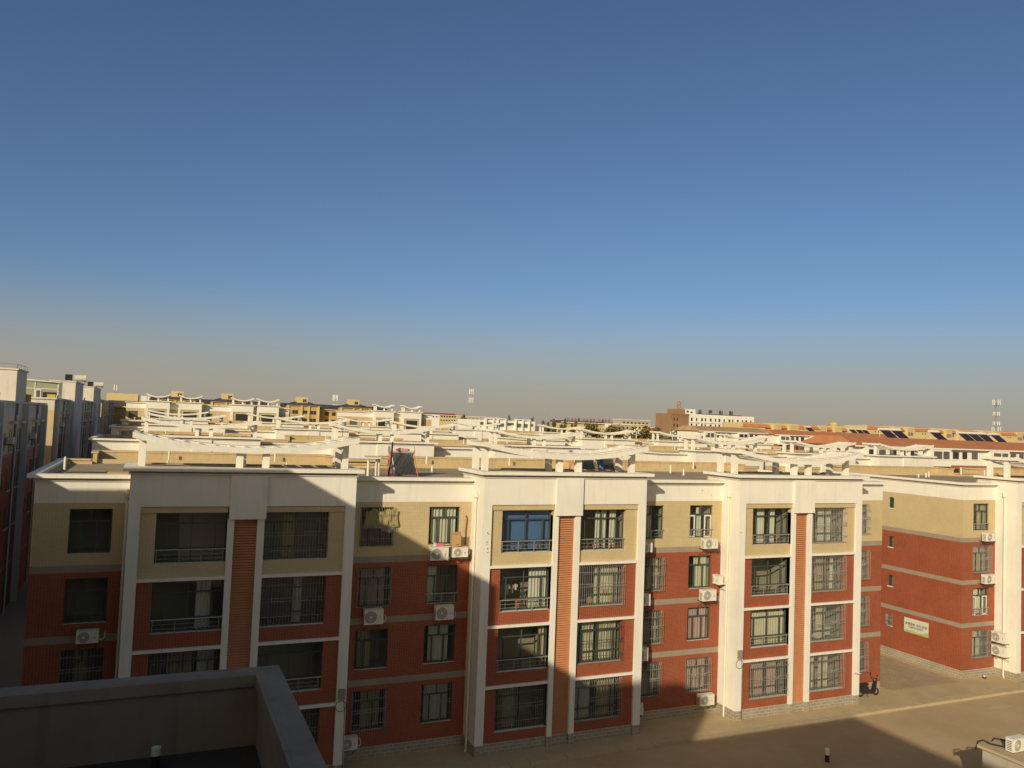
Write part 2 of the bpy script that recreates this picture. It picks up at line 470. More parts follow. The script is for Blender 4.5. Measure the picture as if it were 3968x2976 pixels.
# ------------------------------------------------------------------ apartment block
ZF = [1.0, 3.88, 6.78, 9.66]                   # bay window sills
ZR = [1.30, 4.15, 7.06, 9.93]                  # recess window sills
KZ = [3.14, 6.04, 8.94]                        # undersides of the bay ledges
BANDS = [(0, .53, 'plinth_tile'), (.53, 3.38, 'red_tile'), (3.38, 3.68, 'grey_band'), (3.68, 6.27, 'red_tile'), (6.27, 6.57, 'grey_band'),
         (6.57, 9.15, 'red_tile'), (9.15, 9.45, 'grey_band'), (9.45, 12.03, 'beige_tile')]
def wall_grid(b, axis, c, a0, a1, bands, holes, depth, sgn=1):
    """front skin of a wall with window holes. axis 'y': plane y=c running in x; 'x': plane x=c running in y. depth goes inward."""
    zs = sorted({z for q in bands for z in q[:2]} | {z for q in holes for z in q[2:4]})
    xs = sorted({a0, a1} | {x for q in holes for x in q[:2]})
    def P(a, z, d=0.0):
        return (a, c + d * sgn, z) if axis == 'y' else (c + d * sgn, a, z)
    def matat(z):
        for q in bands:
            if q[0] <= z < q[1]: return q[2]
        return bands[-1][2]
    z_lo, z_hi = bands[0][0], bands[-1][1]
    for i in range(len(xs) - 1):
        for j in range(len(zs) - 1):
            xa, xb, za, zb = xs[i], xs[i + 1], zs[j], zs[j + 1]
            if za < z_lo - 1e-6 or zb > z_hi + 1e-6: continue
            xm, zm = (xa + xb) / 2, (za + zb) / 2
            if any(h[0] < xm < h[1] and h[2] < zm < h[3] for h in holes): continue
            b.poly([P(xa, za), P(xb, za), P(xb, zb), P(xa, zb)], matat(zm))
    for (xa, xb, za, zb) in holes:
        mt = matat((za + zb) / 2); d = depth
        b.poly([P(xa, za), P(xa, za, d), P(xa, zb, d), P(xa, zb)], mt)
        b.poly([P(xb, za), P(xb, za, d), P(xb, zb, d), P(xb, zb)], mt)
        b.poly([P(xa, zb), P(xb, zb), P(xb, zb, d), P(xa, zb, d)], mt)
        b.poly([P(xa, za), P(xb, za), P(xb, za, d), P(xa, za, d)], 'white')
def room(b, x0, x1, y0, z0, z1, d, mat='interior'):
    y1 = y0 + d
    b.poly([(x0, y1, z0), (x1, y1, z0), (x1, y1, z1), (x0, y1, z1)], mat)
    b.poly([(x0, y0, z0), (x0, y1, z0), (x0, y1, z1), (x0, y0, z1)], mat)
    b.poly([(x1, y0, z0), (x1, y1, z0), (x1, y1, z1), (x1, y0, z1)], mat)
    b.poly([(x0, y0, z0), (x1, y0, z0), (x1, y1, z0), (x0, y1, z0)], mat)
    b.poly([(x0, y0, z1), (x1, y0, z1), (x1, y1, z1), (x0, y1, z1)], mat)

def pergola(root, x, W, z0, detail=True, zb=13.6, kind='full'):
    """curved open beams on posts standing on a bay roof; x = left end of bay"""
    p = thing_part('pergola', root, (x, 0.0, z0))
    c = W / 2; k = 0.56 / c ** 2
    def zbot(u): return 14.29 + k * (u - c) ** 2
    BH = 0.24; N = 18
    us = [-0.02 + (W + 0.06) * i / N for i in range(N + 1)]
    for yy in (0.0, 2.46):
        b = MB()
        for i in range(N):
            ua, ub = us[i], us[i + 1]
            za, zb2 = zbot(ua), zbot(ub)
            y0, y1 = yy, yy + 0.24
            A = [(ua, y0, za), (ub, y0, zb2), (ub, y0, zb2 + BH), (ua, y0, za + BH)]
            B = [(q[0], y1, q[2]) for q in A]
            b.poly(A, 'white'); b.poly(B[::-1], 'white')
            b.poly([A[0], B[0], B[1], A[1]], 'white'); b.poly([A[3], A[2], B[2], B[3]], 'white')
            if i == 0: b.poly([A[0], A[3], B[3], B[0]], 'white')
            if i == N - 1: b.poly([A[1], B[1], B[2], A[2]], 'white')
        b.build('beam', p)
    n = 15 if W > 6 else 9
    for i in range(n):
        u = 0.12 + (W - 0.24) * i / (n - 1)
        s = MB(); hw = 0.09 if 0 < i < n - 1 else 0.12
        z = zbot(u); s.box(u - hw, u + hw, 0.243, 2.457, z + 0.03, z + BH - 0.01, 'white'); s.build('slat', p)
    if W > 6: P = [(0.22, .85), (4.10, .25), (5.20, .25), (W - .52, .85), (.22, 2.1), (4.40, 2.1), (W - .55, 2.1)]
    else: P = [(0.25, .5), (W / 2 - .14, .3), (W - .5, .5), (.25, 2.1), (W - .5, 2.1)]
    for u, yy in P:
        q = MB(); z1 = min(zbot(u), zbot(u + 0.28)) - .001
        q.box(u, u + 0.28, yy, yy + 0.30, zb - 0.02, z1, 'white')
        if yy > .3 and yy < 1: q.box(u + .01, u + .27, .02, yy + .298, z1 + .0005, z1 + .03, 'white')
        q.build('post', p)
    if detail:
        s = MB(); pts = [(u, 0.12, zbot(u) + BH + 0.09) for u in us]
        s.path(pts, 0.008, 'cable_brown', 3)
        for i in range(1, N, 3): s.tube((us[i], 0.12, zbot(us[i]) + BH), pts[i], 0.008, 'cable_brown', 3)
        s.build('lightning_wire', p)
    return p
def thing_part(name, root, loc):
    o = bpy.data.objects.new(name, None); COL.objects.link(o); o.parent = root; o.location = loc; o.empty_display_size = 0.2
    return o

def apartment(name, loc, bays, length, label, group, floors=4, windows='none', W=9.32, seg=None, detail=True, gable_windows=False):
    """loc = left end of the recessed wall (x), bay front plane (y), ground (z). bays: offsets of the bay's left side."""
    root = thing(name, loc, label, 'apartment building', group)
    dz = 2.9 * (floors - 4)
    RY = 1.58
    zs = [(a, b_, m) for a, b_, m in BANDS]
    if dz: zs = [(a + dz if a > .6 else a, b_ + dz if b_ > .6 else b_, m) for a, b_, m in BANDS]
    T = 12.03 + dz
    wm = 'white' if detail else 'white_far'
    narrow = W < 6
    # recessed wall pieces and gables
    edges = [0.0]
    for o_ in bays: edges += [o_, o_ + W]
    edges.append(length)
    wl = MB(); rm = MB(); win = []
    for i in range(0, len(edges), 2):
        a0, a1 = edges[i], edges[i + 1]
        holes = []
        if windows != 'none':
            L = []
            if a1 - a0 > 4.0: L = [a0 + 0.63, a1 - 0.63 - SM_W]
            elif a1 - a0 > 2.6: L = [(a0 + 0.63) if i else (a1 - 0.63 - SM_W)]
            fl = range(4) if windows == 'all' else [2, 3]
            for x in L:
                for f in fl:
                    z = ZR[f] + dz
                    holes.append((x, x + SM_W, z, z + SM_H)); win.append(('small', x, RY + 0.12, z, i, f, x))
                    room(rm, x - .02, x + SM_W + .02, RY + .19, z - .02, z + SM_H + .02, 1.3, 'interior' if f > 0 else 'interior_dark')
        if narrow:
            for f in (3,): holes.append((a0 + .5, min(a1 - .5, a0 + 2.2), ZR[f] + dz, ZR[f] + dz + 1.5)) if a1 - a0 > 3.0 else None
            for h in holes: rm.box(h[0], h[1], RY + 0.15, RY + .2, h[2], h[3], 'window_grey')
        wall_grid(wl, 'y', RY, a0, a1, zs + [(T, 13.22 + dz, wm)], holes, 0.14)
    gh = []
    if gable_windows:
        for f, (z0, z1) in enumerate(((2.17, 2.97), (5.07, 5.87), (7.95, 8.75), (10.85, 11.65))):
            gh.append((7.2, 7.63, z0, z1))
            rm.box(0.14, .6, 7.18, 7.65, z0 - .02, z1 + .02, 'interior_dark', skip='l')
    wall_grid(wl, 'x', 0.0, RY, 13.55, zs + [(T, 13.22 + dz, wm)], gh, 0.1)
    wall_grid(wl, 'x', length, RY, 13.55, zs + [(T, 13.22 + dz, wm)], [], 0.1, -1)
    wl.poly([(0, 13.55, 0), (length, 13.55, 0), (length, 13.55, 13.2 + dz), (0, 13.55, 13.2 + dz)], 'beige_tile')
    wl.build('wall', root)
    # roof deck, rear parapets
    RZ = 12.95 + dz
    rf = MB(); rf.poly([(0.02, RY, RZ), (length - .02, RY, RZ), (length - .02, 13.5, RZ), (0.02, 13.5, RZ)], 'roof_concrete')
    seg = seg if seg is not None else [(1.5, 14.2), (18.1, 31.3), (35.0, length - 1.6)]
    for s0, s1 in seg:
        pa = MB()
        rf.poly([(s0, 13.5, RZ), (s1, 13.5, RZ), (s1, 15.0, RZ), (s0, 15.0, RZ)], 'roof_concrete')
        pa.box(s0 - .2, s1 + .2, 14.9, 15.12, 0.0, 13.52 + dz, 'parapet_concrete')
        pa.box(s0 - .2, s0, 13.3, 14.9, 0.0, 13.52 + dz, 'parapet_concrete'); pa.box(s1, s1 + .2, 13.3, 14.9, 0.0, 13.52 + dz, 'parapet_concrete')
        pa.box(s0 - .3, s1 + .3, 14.86, 15.3, 13.52 + dz, 13.62 + dz, 'parapet_concrete')
        pa.box(s0 - .3, s0 + .06, 13.26, 14.86, 13.52 + dz, 13.62 + dz, 'parapet_concrete'); pa.box(s1 - .06, s1 + .3, 13.26, 14.86, 13.52 + dz, 13.62 + dz, 'parapet_concrete')
        if detail: pa.box(s0 + .1, s1 - .1, 14.82, 14.9, RZ, RZ + 0.12, 'parapet_concrete')
        pa.build('parapet', root)
    ee = [0.0] + [v for s in seg for v in s] + [length]
    for i in range(0, len(ee), 2):
        e0, e1 = ee[i], ee[i + 1]
        if e1 - e0 > 0.6:
            pa = MB()
            pa.box(e0 + (.2 if i else 0), e1 - (.2 if i + 2 < len(ee) else 0), 13.36, 13.62, RZ - .2, 13.12 + dz, 'parapet_concrete')
            pa.box(e0 + (.3 if i else -.2), e1 - (.3 if i + 2 < len(ee) else -.2), 13.30, 13.84, 13.12 + dz, 13.2 + dz, 'parapet_concrete')
            if detail: pa.box(e0 + (.2 if i else 0.3), e1 - (.2 if i + 2 < len(ee) else 0.3), 12.8, 13.36, RZ - .1, RZ + .14, 'parapet_concrete')
            pa.build('parapet', root)
    for xx in (0.10, length - 0.30): pa = MB(); pa.box(xx, xx + .2, RY + .33, 13.27, RZ - .1, 13.069 + dz, 'parapet_concrete'); pa.build('parapet', root)
    rf.build('roof', root)
    # cornice of the recessed walls and gables
    for i in range(0, len(edges), 2):
        cn = MB()
        a0, a1 = edges[i], edges[i + 1]
        l = 0.28 if i == 0 else -0.0; r_ = 0.28 if i + 2 >= len(edges) else 0.0
        cn.box(a0 - (0.07 if i == 0 else 0), a1 + (0.07 if r_ else 0), RY - 0.07, RY - .001, 12.93 + dz, 12.99 + dz, wm)
        cn.box(a0 - l, a1 + r_, RY - 0.28, RY + 0.32, 12.99 + dz + .08, 13.225 + dz, wm)
        for xx in ([-0.28] if i == 0 else []) + ([length - 0.10] if r_ else []):
            cn.box(xx, xx + 0.38, RY + 0.32, 13.28, 13.07 + dz, 13.225 + dz, wm)
            xx = -.07 if xx < 0 else length + .001
            cn.box(xx, xx + 0.069, RY - .001, 13.5, 12.93 + dz, 12.99 + dz, wm)
        cn.build('cornice', root)
    for bi, o_ in enumerate(bays):
        # big white frame of the bay
        fb = MB()
        pl = [(0.0, .45), (W - .45, W)] if not narrow else [(0.0, .4), (W - .4, W)]
        for (p0, p1) in pl:
            q = MB(); q.box(o_ + p0, o_ + p1, 0.0, RY + 0.02, .53, T, wm, skip='bt')
            q.box(o_ + p0 + .004, o_ + p1 - .004, 0.006, RY + 0.02, 0, .53, 'plinth_tile', skip='bt'); q.build('pillar', root)
        fb.box(o_, o_ + W, 0.0, 2.9, T, 13.35 + dz, wm)                       # white head band
        fb.box(o_ - .07, o_ + W + .07, -0.07, 2.9, 13.35 + dz, 13.42 + dz, wm)
        if narrow:
            fb.build('head_band', root)
            q = MB(); q.box(o_ + .4, o_ + W - .4, .14, .2, 0, T, 'beige_tile', skip='bt')
            q.box(o_ + .9, o_ + W - .9, .10, .14, T - 2.3, T - .4, 'window_dark'); q.build('infill_wall', root)
        else:
            fb.build('head_band', root)
            q = MB(); q.box(o_ + 3.9, o_ + 5.42, -0.13, -.002, 11.48 + dz, 13.345 + dz, wm); q.box(o_ + 3.9, o_ + 5.42, -0.002, 0.3, 11.48 + dz, T - .002, wm); q.build('centre_block', root)
            for (p0, p1) in ((3.86, 4.13), (5.08, 5.38)):
                q = MB(); q.box(o_ + p0, o_ + p1, 0.0, 0.42, .53, 11.478 + dz, wm, skip='b')
                q.box(o_ + p0 + .004, o_ + p1 - .004, .006, .42, 0, .53, 'plinth_tile'); q.build('pillar', root)
            q = MB(); q.box(o_ + 4.13, o_ + 5.08, .26, .3, .53, 11.478 + dz, 'louver_gap_shade'); q.box(o_ + 4.13, o_ + 5.08, .14, .3, 0, .53, 'plinth_tile')
            z = .56
            while z < 11.44 + dz:
                q.poly([(o_ + 4.13, .13, z), (o_ + 5.08, .13, z), (o_ + 5.08, .24, z + .075), (o_ + 4.13, .24, z + .075)], 'louver')
                q.poly([(o_ + 4.13, .13, z), (o_ + 5.08, .13, z), (o_ + 5.08, .13, z - .018), (o_ + 4.13, .13, z - .018)], 'louver')
                z += 0.115
            q.build('louver_panel', root)
            for side in (0, 1):
                iw = MB()
                x0, x1 = (.45, 3.86) if side == 0 else (5.38, W - .45)
                wx = x1 - BIG_W if side == 0 else x0
                holes = []
                fl = range(4) if windows == 'all' else [3] if windows == 'top' else []
                for f in fl:
                    holes.append((o_ + wx, o_ + wx + BIG_W, ZF[f], ZF[f] + BIG_H)); win.append(('big', o_ + wx, .40, ZF[f], 100 + bi * 2 + side, f, o_ + wx))
                    room(rm, o_ + wx - .02, o_ + wx + BIG_W + .02, .47, ZF[f] - .02, ZF[f] + BIG_H + .02, 1.55)
                bz = [(0, .53, 'plinth_tile'), (.53, 8.94 + dz, 'red_tile'), (8.94 + dz, T, 'beige_tile')]
                wall_grid(iw, 'y', .14, o_ + x0, o_ + x1, bz, holes, 0.27); iw.build('infill_wall', root)
                q = MB(); q.box(o_ + x0, o_ + x1, 0.07, .139, 11.76 + dz, T - .002, 'beige_tile'); q.build('lintel', root)
                for kz in (KZ + [KZ[-1] + 2.9] if floors == 5 else KZ):
                    q = MB(); q.box(o_ + x0, o_ + x1, 0.012, .139, kz, kz + .13, wm); q.build('ledge', root)
        cb = MB()
        cb.box(o_ - .28, o_ + W + .28, -.28, 0.35, 13.5 + dz, 13.665 + dz, wm)
        cb.box(o_ - .28, o_ + .2, .35, 3.05, 13.5 + dz, 13.665 + dz, wm); cb.box(o_ + W - .2, o_ + W + .28, .35, 3.05, 13.5 + dz, 13.665 + dz, wm)
        cb.box(o_ + .003, o_ + W - .003, 0.0, 2.9, 13.42 + dz, 13.6 + dz, 'roof_concrete')
        cb.box(o_, o_ + W, 2.9, 3.05, RZ, 13.66 + dz, 'roof_concrete')
        cb.build('bay_cornice', root)
        pergola(root, o_, W, dz, detail)
    if windows != 'none':
        rm.build('room', root)
    elif narrow: rm.build('room', root)
    return root, win

BAYS = [3.55, 19.15, 34.7]
LEN = 47.52
A1, win1 = apartment('apartment_building', (-3.54, 0, 0), BAYS, LEN,
    'nearest four-storey block, red and beige tile, three white framed bays with louvred strips', 'blocks with curved roof beams', windows='all')
A2, win2 = apartment('apartment_building', (51.53, 0, 0), [3.28, 18.8, 34.4], LEN,
    'block across the alley at the right edge, its red end wall carrying a banner', 'blocks with curved roof beams', windows='all', gable_windows=True)

# guards and curtains of the nearest blocks: key (column, floor)
CW, CC, CT, CP = 'curtain_white', 'curtain_cream', 'curtain_tan', 'curtain_pink'
def cfull(w, h, m, a=0.0, b=1.0, z0=0.05): return (0.06 + (w - .12) * a, 0.06 + (w - .12) * b, z0, h - .05, m)
G1 = {}
B_, S_ = (BIG_W, BIG_H), (SM_W, SM_H)
spec = {
 # bay A (columns 100,101), bay B (102,103), bay C (104,105)
 (100, 3): ('rail', []), (100, 2): ('rail', [(CW, .62, .84)]), (100, 1): ('flat', [(CT, .25, .62), (CW, .7, .95)]), (100, 0): ('flat', []),
 (101, 3): ('flat', [(CT, .3, .5)]), (101, 2): ('flat', [(CW, .5, .65)]), (101, 1): ('rail', []), (101, 0): ('flat', [(CT, .0, .4)]),
 (102, 3): ('rail', []), (102, 2): ('rail', [(CW, .62, .99)]), (102, 1): ('rail', [(CT, .86, .99)]), (102, 0): ('flat', [(CT, .1, .45)]),
 (103, 3): ('rail', [(CW, .42, .66), (CW, .74, .88)]), (103, 2): ('cage', [(CC, .45, .97), (CT, .0, .2)]), (103, 1): ('dark', [(CC, .2, .47), (CC, .52, .97)]), (103, 0): ('cage', [(CW, .0, .4), (CT, .55, .98)]),
 (104, 3): ('rail', [(CW, .22, .42), (CW, .55, .72)]), (104, 2): ('rail', []), (104, 1): ('rail', [(CC, .02, .98)]), (104, 0): ('cage', [(CP, .1, .46), (CP, .52, .84)]),
 (105, 3): ('cage', [(CW, .35, .72)]), (105, 2): ('cage', [(CT, .3, .6), (CW, .72, .8)]), (105, 1): ('cage', [(CC, .35, .62)]), (105, 0): ('cage', [(CW, .1, .3), (CC, .45, .7)]),
}
spec_small = {
 (0, 0, 3): ('none', []), (0, 0, 2): ('none', []), (0, 0, 1): ('flat', [(CT, .3, .6)]), (0, 0, 0): ('flat', []),
 (2, 0, 3): ('cage', []), (2, 0, 2): ('cage', [(CP, .1, .9)]), (2, 0, 1): ('none', [(CT, .1, .5)]), (2, 0, 0): ('cage', [(CT, .3, .9)]),
 (2, 1, 3): ('none', [(CW, .08, .95)]), (2, 1, 2): ('rail', [(CW, .0, .36)]), (2, 1, 1): ('none', [(CW, .15, .85)]), (2, 1, 0): ('flat', [(CW, .1, .9)]),
 (4, 0, 3): ('rail', [(CW, .05, .6)]), (4, 0, 2): ('cage', [(CC, .5, .95)]), (4, 0, 1): ('cage', [(CT, .4, .95)]), (4, 0, 0): ('cage', [(CT, .2, .9)]),
 (4, 1, 3): ('rail', [(CW, .4, .62)]), (4, 1, 2): ('none', [(CC, .3, .95)]), (4, 1, 1): ('none', [(CP, .02, .98)]), (4, 1, 0): ('cage', [(CP, .05, .98)]),
 (6, 0, 3): ('cage', []), (6, 0, 2): ('cage', [(CT, .3, .9)]), (6, 0, 1): ('cage', [(CC, .3, .9)]), (6, 0, 0): ('cage', [(CC, .3, .9)]),
}
def fit_windows(root, win, sp, ss, fallback=None):
    for kind, x, y, z, col, f, xx in win:
        if kind == 'big':
            g, cs = sp.get((col, f), ('cage', [(random.choice(CURT), .1, .9)])) if sp else random.choice([('rail', [(CC, .1, .6)]), ('cage', [(CW, .4, .9)]), ('cage', [])])
            w, h = B_
        else:
            e = sorted({q[6] for q in win if q[4] == col and q[0] == 'small'})
            idx = e.index(xx)
            g, cs = ss.get((col, idx, f), ('cage', [(CC, .1, .9)])) if ss else ('cage', [])
            w, h = S_
        k = kind
        if kind == 'small' and (root is A1 and (col, idx, f) == (4, 1, 3) or root is A2 and f == 1): k = 'small_sash'
        window(root, k, x, y, z, None if g == 'none' else g, [cfull(w, h, m, a, b) for m, a, b in cs])
fit_windows(A1, win1, spec, spec_small)
ss2 = {(0, 0, 3): ('rail', [(CT, .4, .9)]), (0, 0, 2): ('cage', [(CT, .1, .9)]), (0, 0, 1): ('rail', [(CC, .25, .7)]), (0, 0, 0): ('cage', [(CC, .1, .8)])}
fit_windows(A2, win2, None, ss2)
for f, z0 in enumerate((2.17, 5.07, 7.95, 10.85)):
    o = inst('window', 'fr_gable', FR['gable'], A2, (0.07, 7.63, z0)); o.rotation_euler = (0, 0, -math.pi / 2)
    inst('pane', 'pane_g', lambda: pane_mesh(.43, .8), o)
    s = MB(); s.box(-0.03, .46, -.12, 0.0, -.06, -.002, 'white'); s.build('sill', o)
    if f == 0: inst('security_grille', 'gr_g', lambda: grille_mesh(.43, .8, -.25, 'steel', False, .1), o)
    elif f == 2 or f == 1: curtain_mesh(.04, .4, .02, .78, CT).build('curtain', o)

# extras that belong to block 1: pipes, vents, boxes, marks
def drainpipe(root, x, y, z1, z0=0.12, off=0.0, lit=True):
    b = MB(); b.tube((x, y, z0), (x, y, z1), 0.055, 'pipe_cream', 8)
    b.tube((x, y, z1), (x, y, z1 + .09), 0.06, 'pipe_cream', 8, 0.13); b.tube((x, y, z1 + .09), (x, y, z1 + .26), 0.13, 'pipe_cream', 8)
    b.tube((x, y, z1 + .24), (x + .02, y + .12, z1 + .36), 0.06, 'pipe_cream', 6)
    z = z0 + .8
    while z < z1:
        b.tube((x, y, z), (x, y, z + .05), 0.068, 'pipe_cream', 8); b.tube((x, y, z), (x + .14, y, z), .012, 'pipe_cream', 4); z += 1.9
    b.tube((x, y, z0), (x - .08, y - .1, z0 - .1), 0.055, 'pipe_cream', 8)
    return b.build('drainpipe', root)
for root, bs in ((A1, BAYS), (A2, [3.28, 18.8, 34.4])):
    for o_ in bs: drainpipe(root, o_ - 0.09, 0.86, 12.25)
def vent(root, x, y, h=0.75, r=0.06, z=12.95, bare=True):
    b = MB(); b.tube((x, y, z), (x, y, z + h), r, 'pipe_cream', 8); b.tube((x, y, z + h), (x, y, z + h + .06), r * 1.0, 'pipe_cream', 8, r * .4)
    b.tube((x, y, z - .02), (x, y, z + .05), r * 1.8, 'roof_concrete', 8)
    b.build('vent_pipe', root)
for x, y, h in ((0.5, 7.4, .62), (5.15, 14.3, .7), (5.05, 10.3, .35), (11.1, 14.3, .72), (11.2, 10.1, .33), (20.75, 14.3, .7), (19.6, 9.6, .33), (26.7, 14.3, .75), (24.4, 11.1, .2), (42.05, 14.3, .7), (37.4, 9.1, .4), (37.8, 11.2, .55)):
    vent(A1, x, y, h)
for x, y, h in ((6.2, 10.2, .25), (7.2, 10.3, .35), (7.9, 10.6, .45), (15.2, 13.2, .7), (15.8, 11.4, .6), (20, 9, .3)): vent(A2, x, y, h)
def jbox(root, x, zc):
    b = MB(); b.box(x - .36, x - .05, -.09, -.002, zc, zc + .46, 'grey_band')
    b.build('meter_box', root)
    c = MB(); r = .24; cx, cz = x - .22, zc - .3
    c.path([(cx + r * math.cos(a), -.04, cz + r * math.sin(a)) for a in [j * math.pi / 8 for j in range(17)]], .012, 'cable_black', 4)
    c.path([(x - .1, -.03, zc), (x - .03, -.03, zc - .6), (x - .02, -.03, 0.1)], .012, 'cable_black', 4)
    c.build('cable_coil', root)
jbox(A1, 3.55 + 9.30, 3.42); jbox(A1, 34.7 + .42, 3.42)
# weathering marks where letters were taken off
mk = MB()
random.seed(3)
for (cx, cz, n) in ((19.45, 10.62, 3), (19.38, 10.2, 2), (19.40, 9.9, 2), (19.42, 9.65, 1), (33.3, 12.55, 2), (33.9, 12.4, 1), (34.85, 10.4, 1)):
    y = -0.003 if cx not in (33.3, 33.9) else 1.577
    for i in range(n):
        a = random.uniform(-.6, .6); L = random.uniform(.05, .13); x = cx + random.uniform(-.06, .06); z = cz + random.uniform(-.1, .1)
        dx, dz_ = L * math.cos(a * 2), L * math.sin(a * 2)
        mk.poly([(x - dx / 2, y, z - dz_ / 2 - .018), (x + dx / 2, y, z + dz_ / 2 - .018), (x + dx / 2, y, z + dz_ / 2 + .018), (x - dx / 2, y, z - dz_ / 2 + .018)], 'mark_dark')
mk.build('wall_mark', A1)
# small raised roof strip left of bay A, low step of the left end, loose cables
st = MB(); st.box(-3.54 + 3.54 + 2.6, 3.5, 1.7, 3.0, 12.95, 13.3, 'roof_concrete'); st.build('roof_step', A1)
# ------------------------------------------------------------------ rows behind
def seg_of(bs, W, L): return [(max(.6, b - 1.9), min(L - .6, b + W + .6)) for b in bs]
def row(j, x, bays, length, label, windows='none', W=9.32, floors=4):
    r_, wn = apartment('apartment_building', (x, 35.19 * j, 0.36 * j), bays, length, label, 'blocks with curved roof beams', floors=floors, windows=windows, W=W, detail=(j == 1), seg=seg_of(bays, W, length))
    for k, b in enumerate(bays):
        for dx in (2.0, 7.4):
            if dx < W: vent(r_, b + dx, 14.3, .75, .06, 12.95 + 2.9 * (floors - 4))
    return r_, wn
r21, w21 = row(1, -3.86, BAYS, LEN, 'white-headed block directly behind the nearest one, second row back on the left', windows='top')
fit_windows(r21, [q for q in w21], None, None)
row(1, 51.0, [3.3, 17.3, 30.6], 41.0, 'second-row block behind the alley, its beams ending before the orange-tiled roofs')
row(2, -4.2, BAYS, LEN, 'third-row white block, left half of the picture')
row(2, 50.4, [9.3], 19.5, 'third-row white block with a single curved pergola, before the hall with red characters')
row(2, 72.6, [.9, 14.2], 27.0, 'third-row white block right of the green bushy tree')
row(3, -4.4, BAYS, LEN, 'fourth-row white block, left of the antenna pole')
row(3, 48.5, [3.4, 21.8], 33.0, 'fourth-row white block, right of the antenna pole')
row(4, -5.1, [3.6, 9.7, 19.9, 25.1], 31.9, 'taller white block with four narrow bays at the far left end of the rows', W=4.4, floors=5)
row(4, 39.6, [5.7, 12.2], 19.6, 'taller white block with two narrow bays in front of the ochre hip-roofed block', W=4.4, floors=5)

# ------------------------------------------------------------------ left row of long blocks
def left_block(y0, y1, label, south=True, z0=0.0, pattern=4.2):
    root = thing('apartment_building', (-9.3, y0, z0), label, 'apartment building', 'long blocks at the left edge')
    L = y1 - y0; D = 12.0
    top = 16.25
    b = MB()
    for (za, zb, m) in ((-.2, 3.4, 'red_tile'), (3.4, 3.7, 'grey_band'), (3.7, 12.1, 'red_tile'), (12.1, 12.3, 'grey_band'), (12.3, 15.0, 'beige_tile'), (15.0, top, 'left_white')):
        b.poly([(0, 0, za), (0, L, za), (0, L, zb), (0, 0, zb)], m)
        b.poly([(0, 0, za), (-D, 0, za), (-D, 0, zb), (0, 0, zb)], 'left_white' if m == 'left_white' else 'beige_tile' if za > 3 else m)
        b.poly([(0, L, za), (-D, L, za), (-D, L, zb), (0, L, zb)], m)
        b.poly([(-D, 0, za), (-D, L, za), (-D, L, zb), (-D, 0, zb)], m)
    b.build('wall', root)
    r_ = MB(); r_.poly([(0, 0, top - .3), (0, L, top - .3), (-D, L, top - .3), (-D, 0, top - .3)], 'roof_concrete'); r_.build('roof', root)
    c = MB(); c.box(-.2, .16, -.16, L + .16, top - .12, top + .05, 'left_white'); c.box(-D - .1, -.2, -.16, .2, top - .12, top + .05, 'left_white'); c.build('cornice', root)
    y = 0.6; k = 0
    while y < L - 1.5:
        kind = (0, 1, 4, 1, 2, 1)[k % 6]
        if kind == 0:
            q = MB(); q.box(0, .45, y, y + .55, -.2, top - .14, 'left_white'); q.build('pilaster', root); y += .9
        elif kind == 1:
            for zz in (12.45, 9.5, 6.6):
                q = MB(); q.box(0.002, .05, y + .35, y + 1.75, zz, zz + 1.7, 'window_grey'); q.box(.05, .075, y + 1.02, y + 1.08, zz, zz + 1.7, 'shade_and_trim'); q.box(.002, .10, y + .3, y + 1.8, zz - .1, zz - .001, 'left_white')
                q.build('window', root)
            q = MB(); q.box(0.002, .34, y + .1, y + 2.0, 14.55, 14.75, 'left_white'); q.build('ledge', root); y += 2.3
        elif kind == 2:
            q = MB(); q.box(0.002, .03, y, y + 1.3, -.2, top - .14, 'shade_and_trim'); q.build('drain_recess_shade', root)  # flat dark strip on the wall; its colour imitates the shade of a recess
            q = MB(); q.tube((.12, y + .3, 0), (.12, y + .3, 15.2), .05, 'pipe_cream', 6); q.build('drainpipe', root); y += 1.5
        else:
            for zz in (12.6, 9.7, 6.8):
                q = MB(); q.box(0.002, .05, y + .2, y + .9, zz, zz + 1.3, 'window_dark'); q.build('window', root)
            q = MB(); q.box(.05, .5, y + 1.2, y + 1.9, 13.1, 13.6, 'ac_white'); q.box(.05, .5, y + 1.2, y + 1.25, 13.0, 13.1, 'dark_steel'); q.build('wall_unit', root); y += 2.4
        k += 1
    return root, top
lb = []
for (y0, y1, lab) in ((-7.2, 54.2, 'long shaded block at the left edge nearest the camera, with rooftop clutter'),
                      (61.9, 77.0, 'shaded left-hand block whose sunlit beige corner shows beside a dark gap'),
                      (80.6, 134.0, 'left-hand block carrying the tall water-tank towers, beyond the narrow dark slit'),
                      (139.0, 182.0, 'farthest shaded block of the left-hand row')):
    z0 = 0.0102 * max(0, y0)
    lb.append(left_block(y0, y1, lab, z0=z0))
def roof_tower(root, x0, x1, y0, y1, z0, z1, rail=True):
    b = MB(); b.box(x0, x1, y0, y1, z0, z1, 'left_white'); b.box(x0 - .1, x1 + .1, y0 - .1, y1 + .1, z1, z1 + .12, 'left_white')
    if rail:
        for (a, c) in (((x0, y0), (x1, y0)), ((x1, y0), (x1, y1))):
            b.tube((a[0], a[1], z1 + .45), (c[0], c[1], z1 + .45), .02, 'steel', 4)
            for t in (0, .33, .66, 1): b.tube((a[0] + (c[0] - a[0]) * t, a[1] + (c[1] - a[1]) * t, z1), (a[0] + (c[0] - a[0]) * t, a[1] + (c[1] - a[1]) * t, z1 + .45), .02, 'steel', 4)
    return b.build('stair_tower', root)
roof_tower(lb[0][0], -6.0, -0.1, 36.8 + 7.2, 42 + 7.2, 16.0, 18.75)
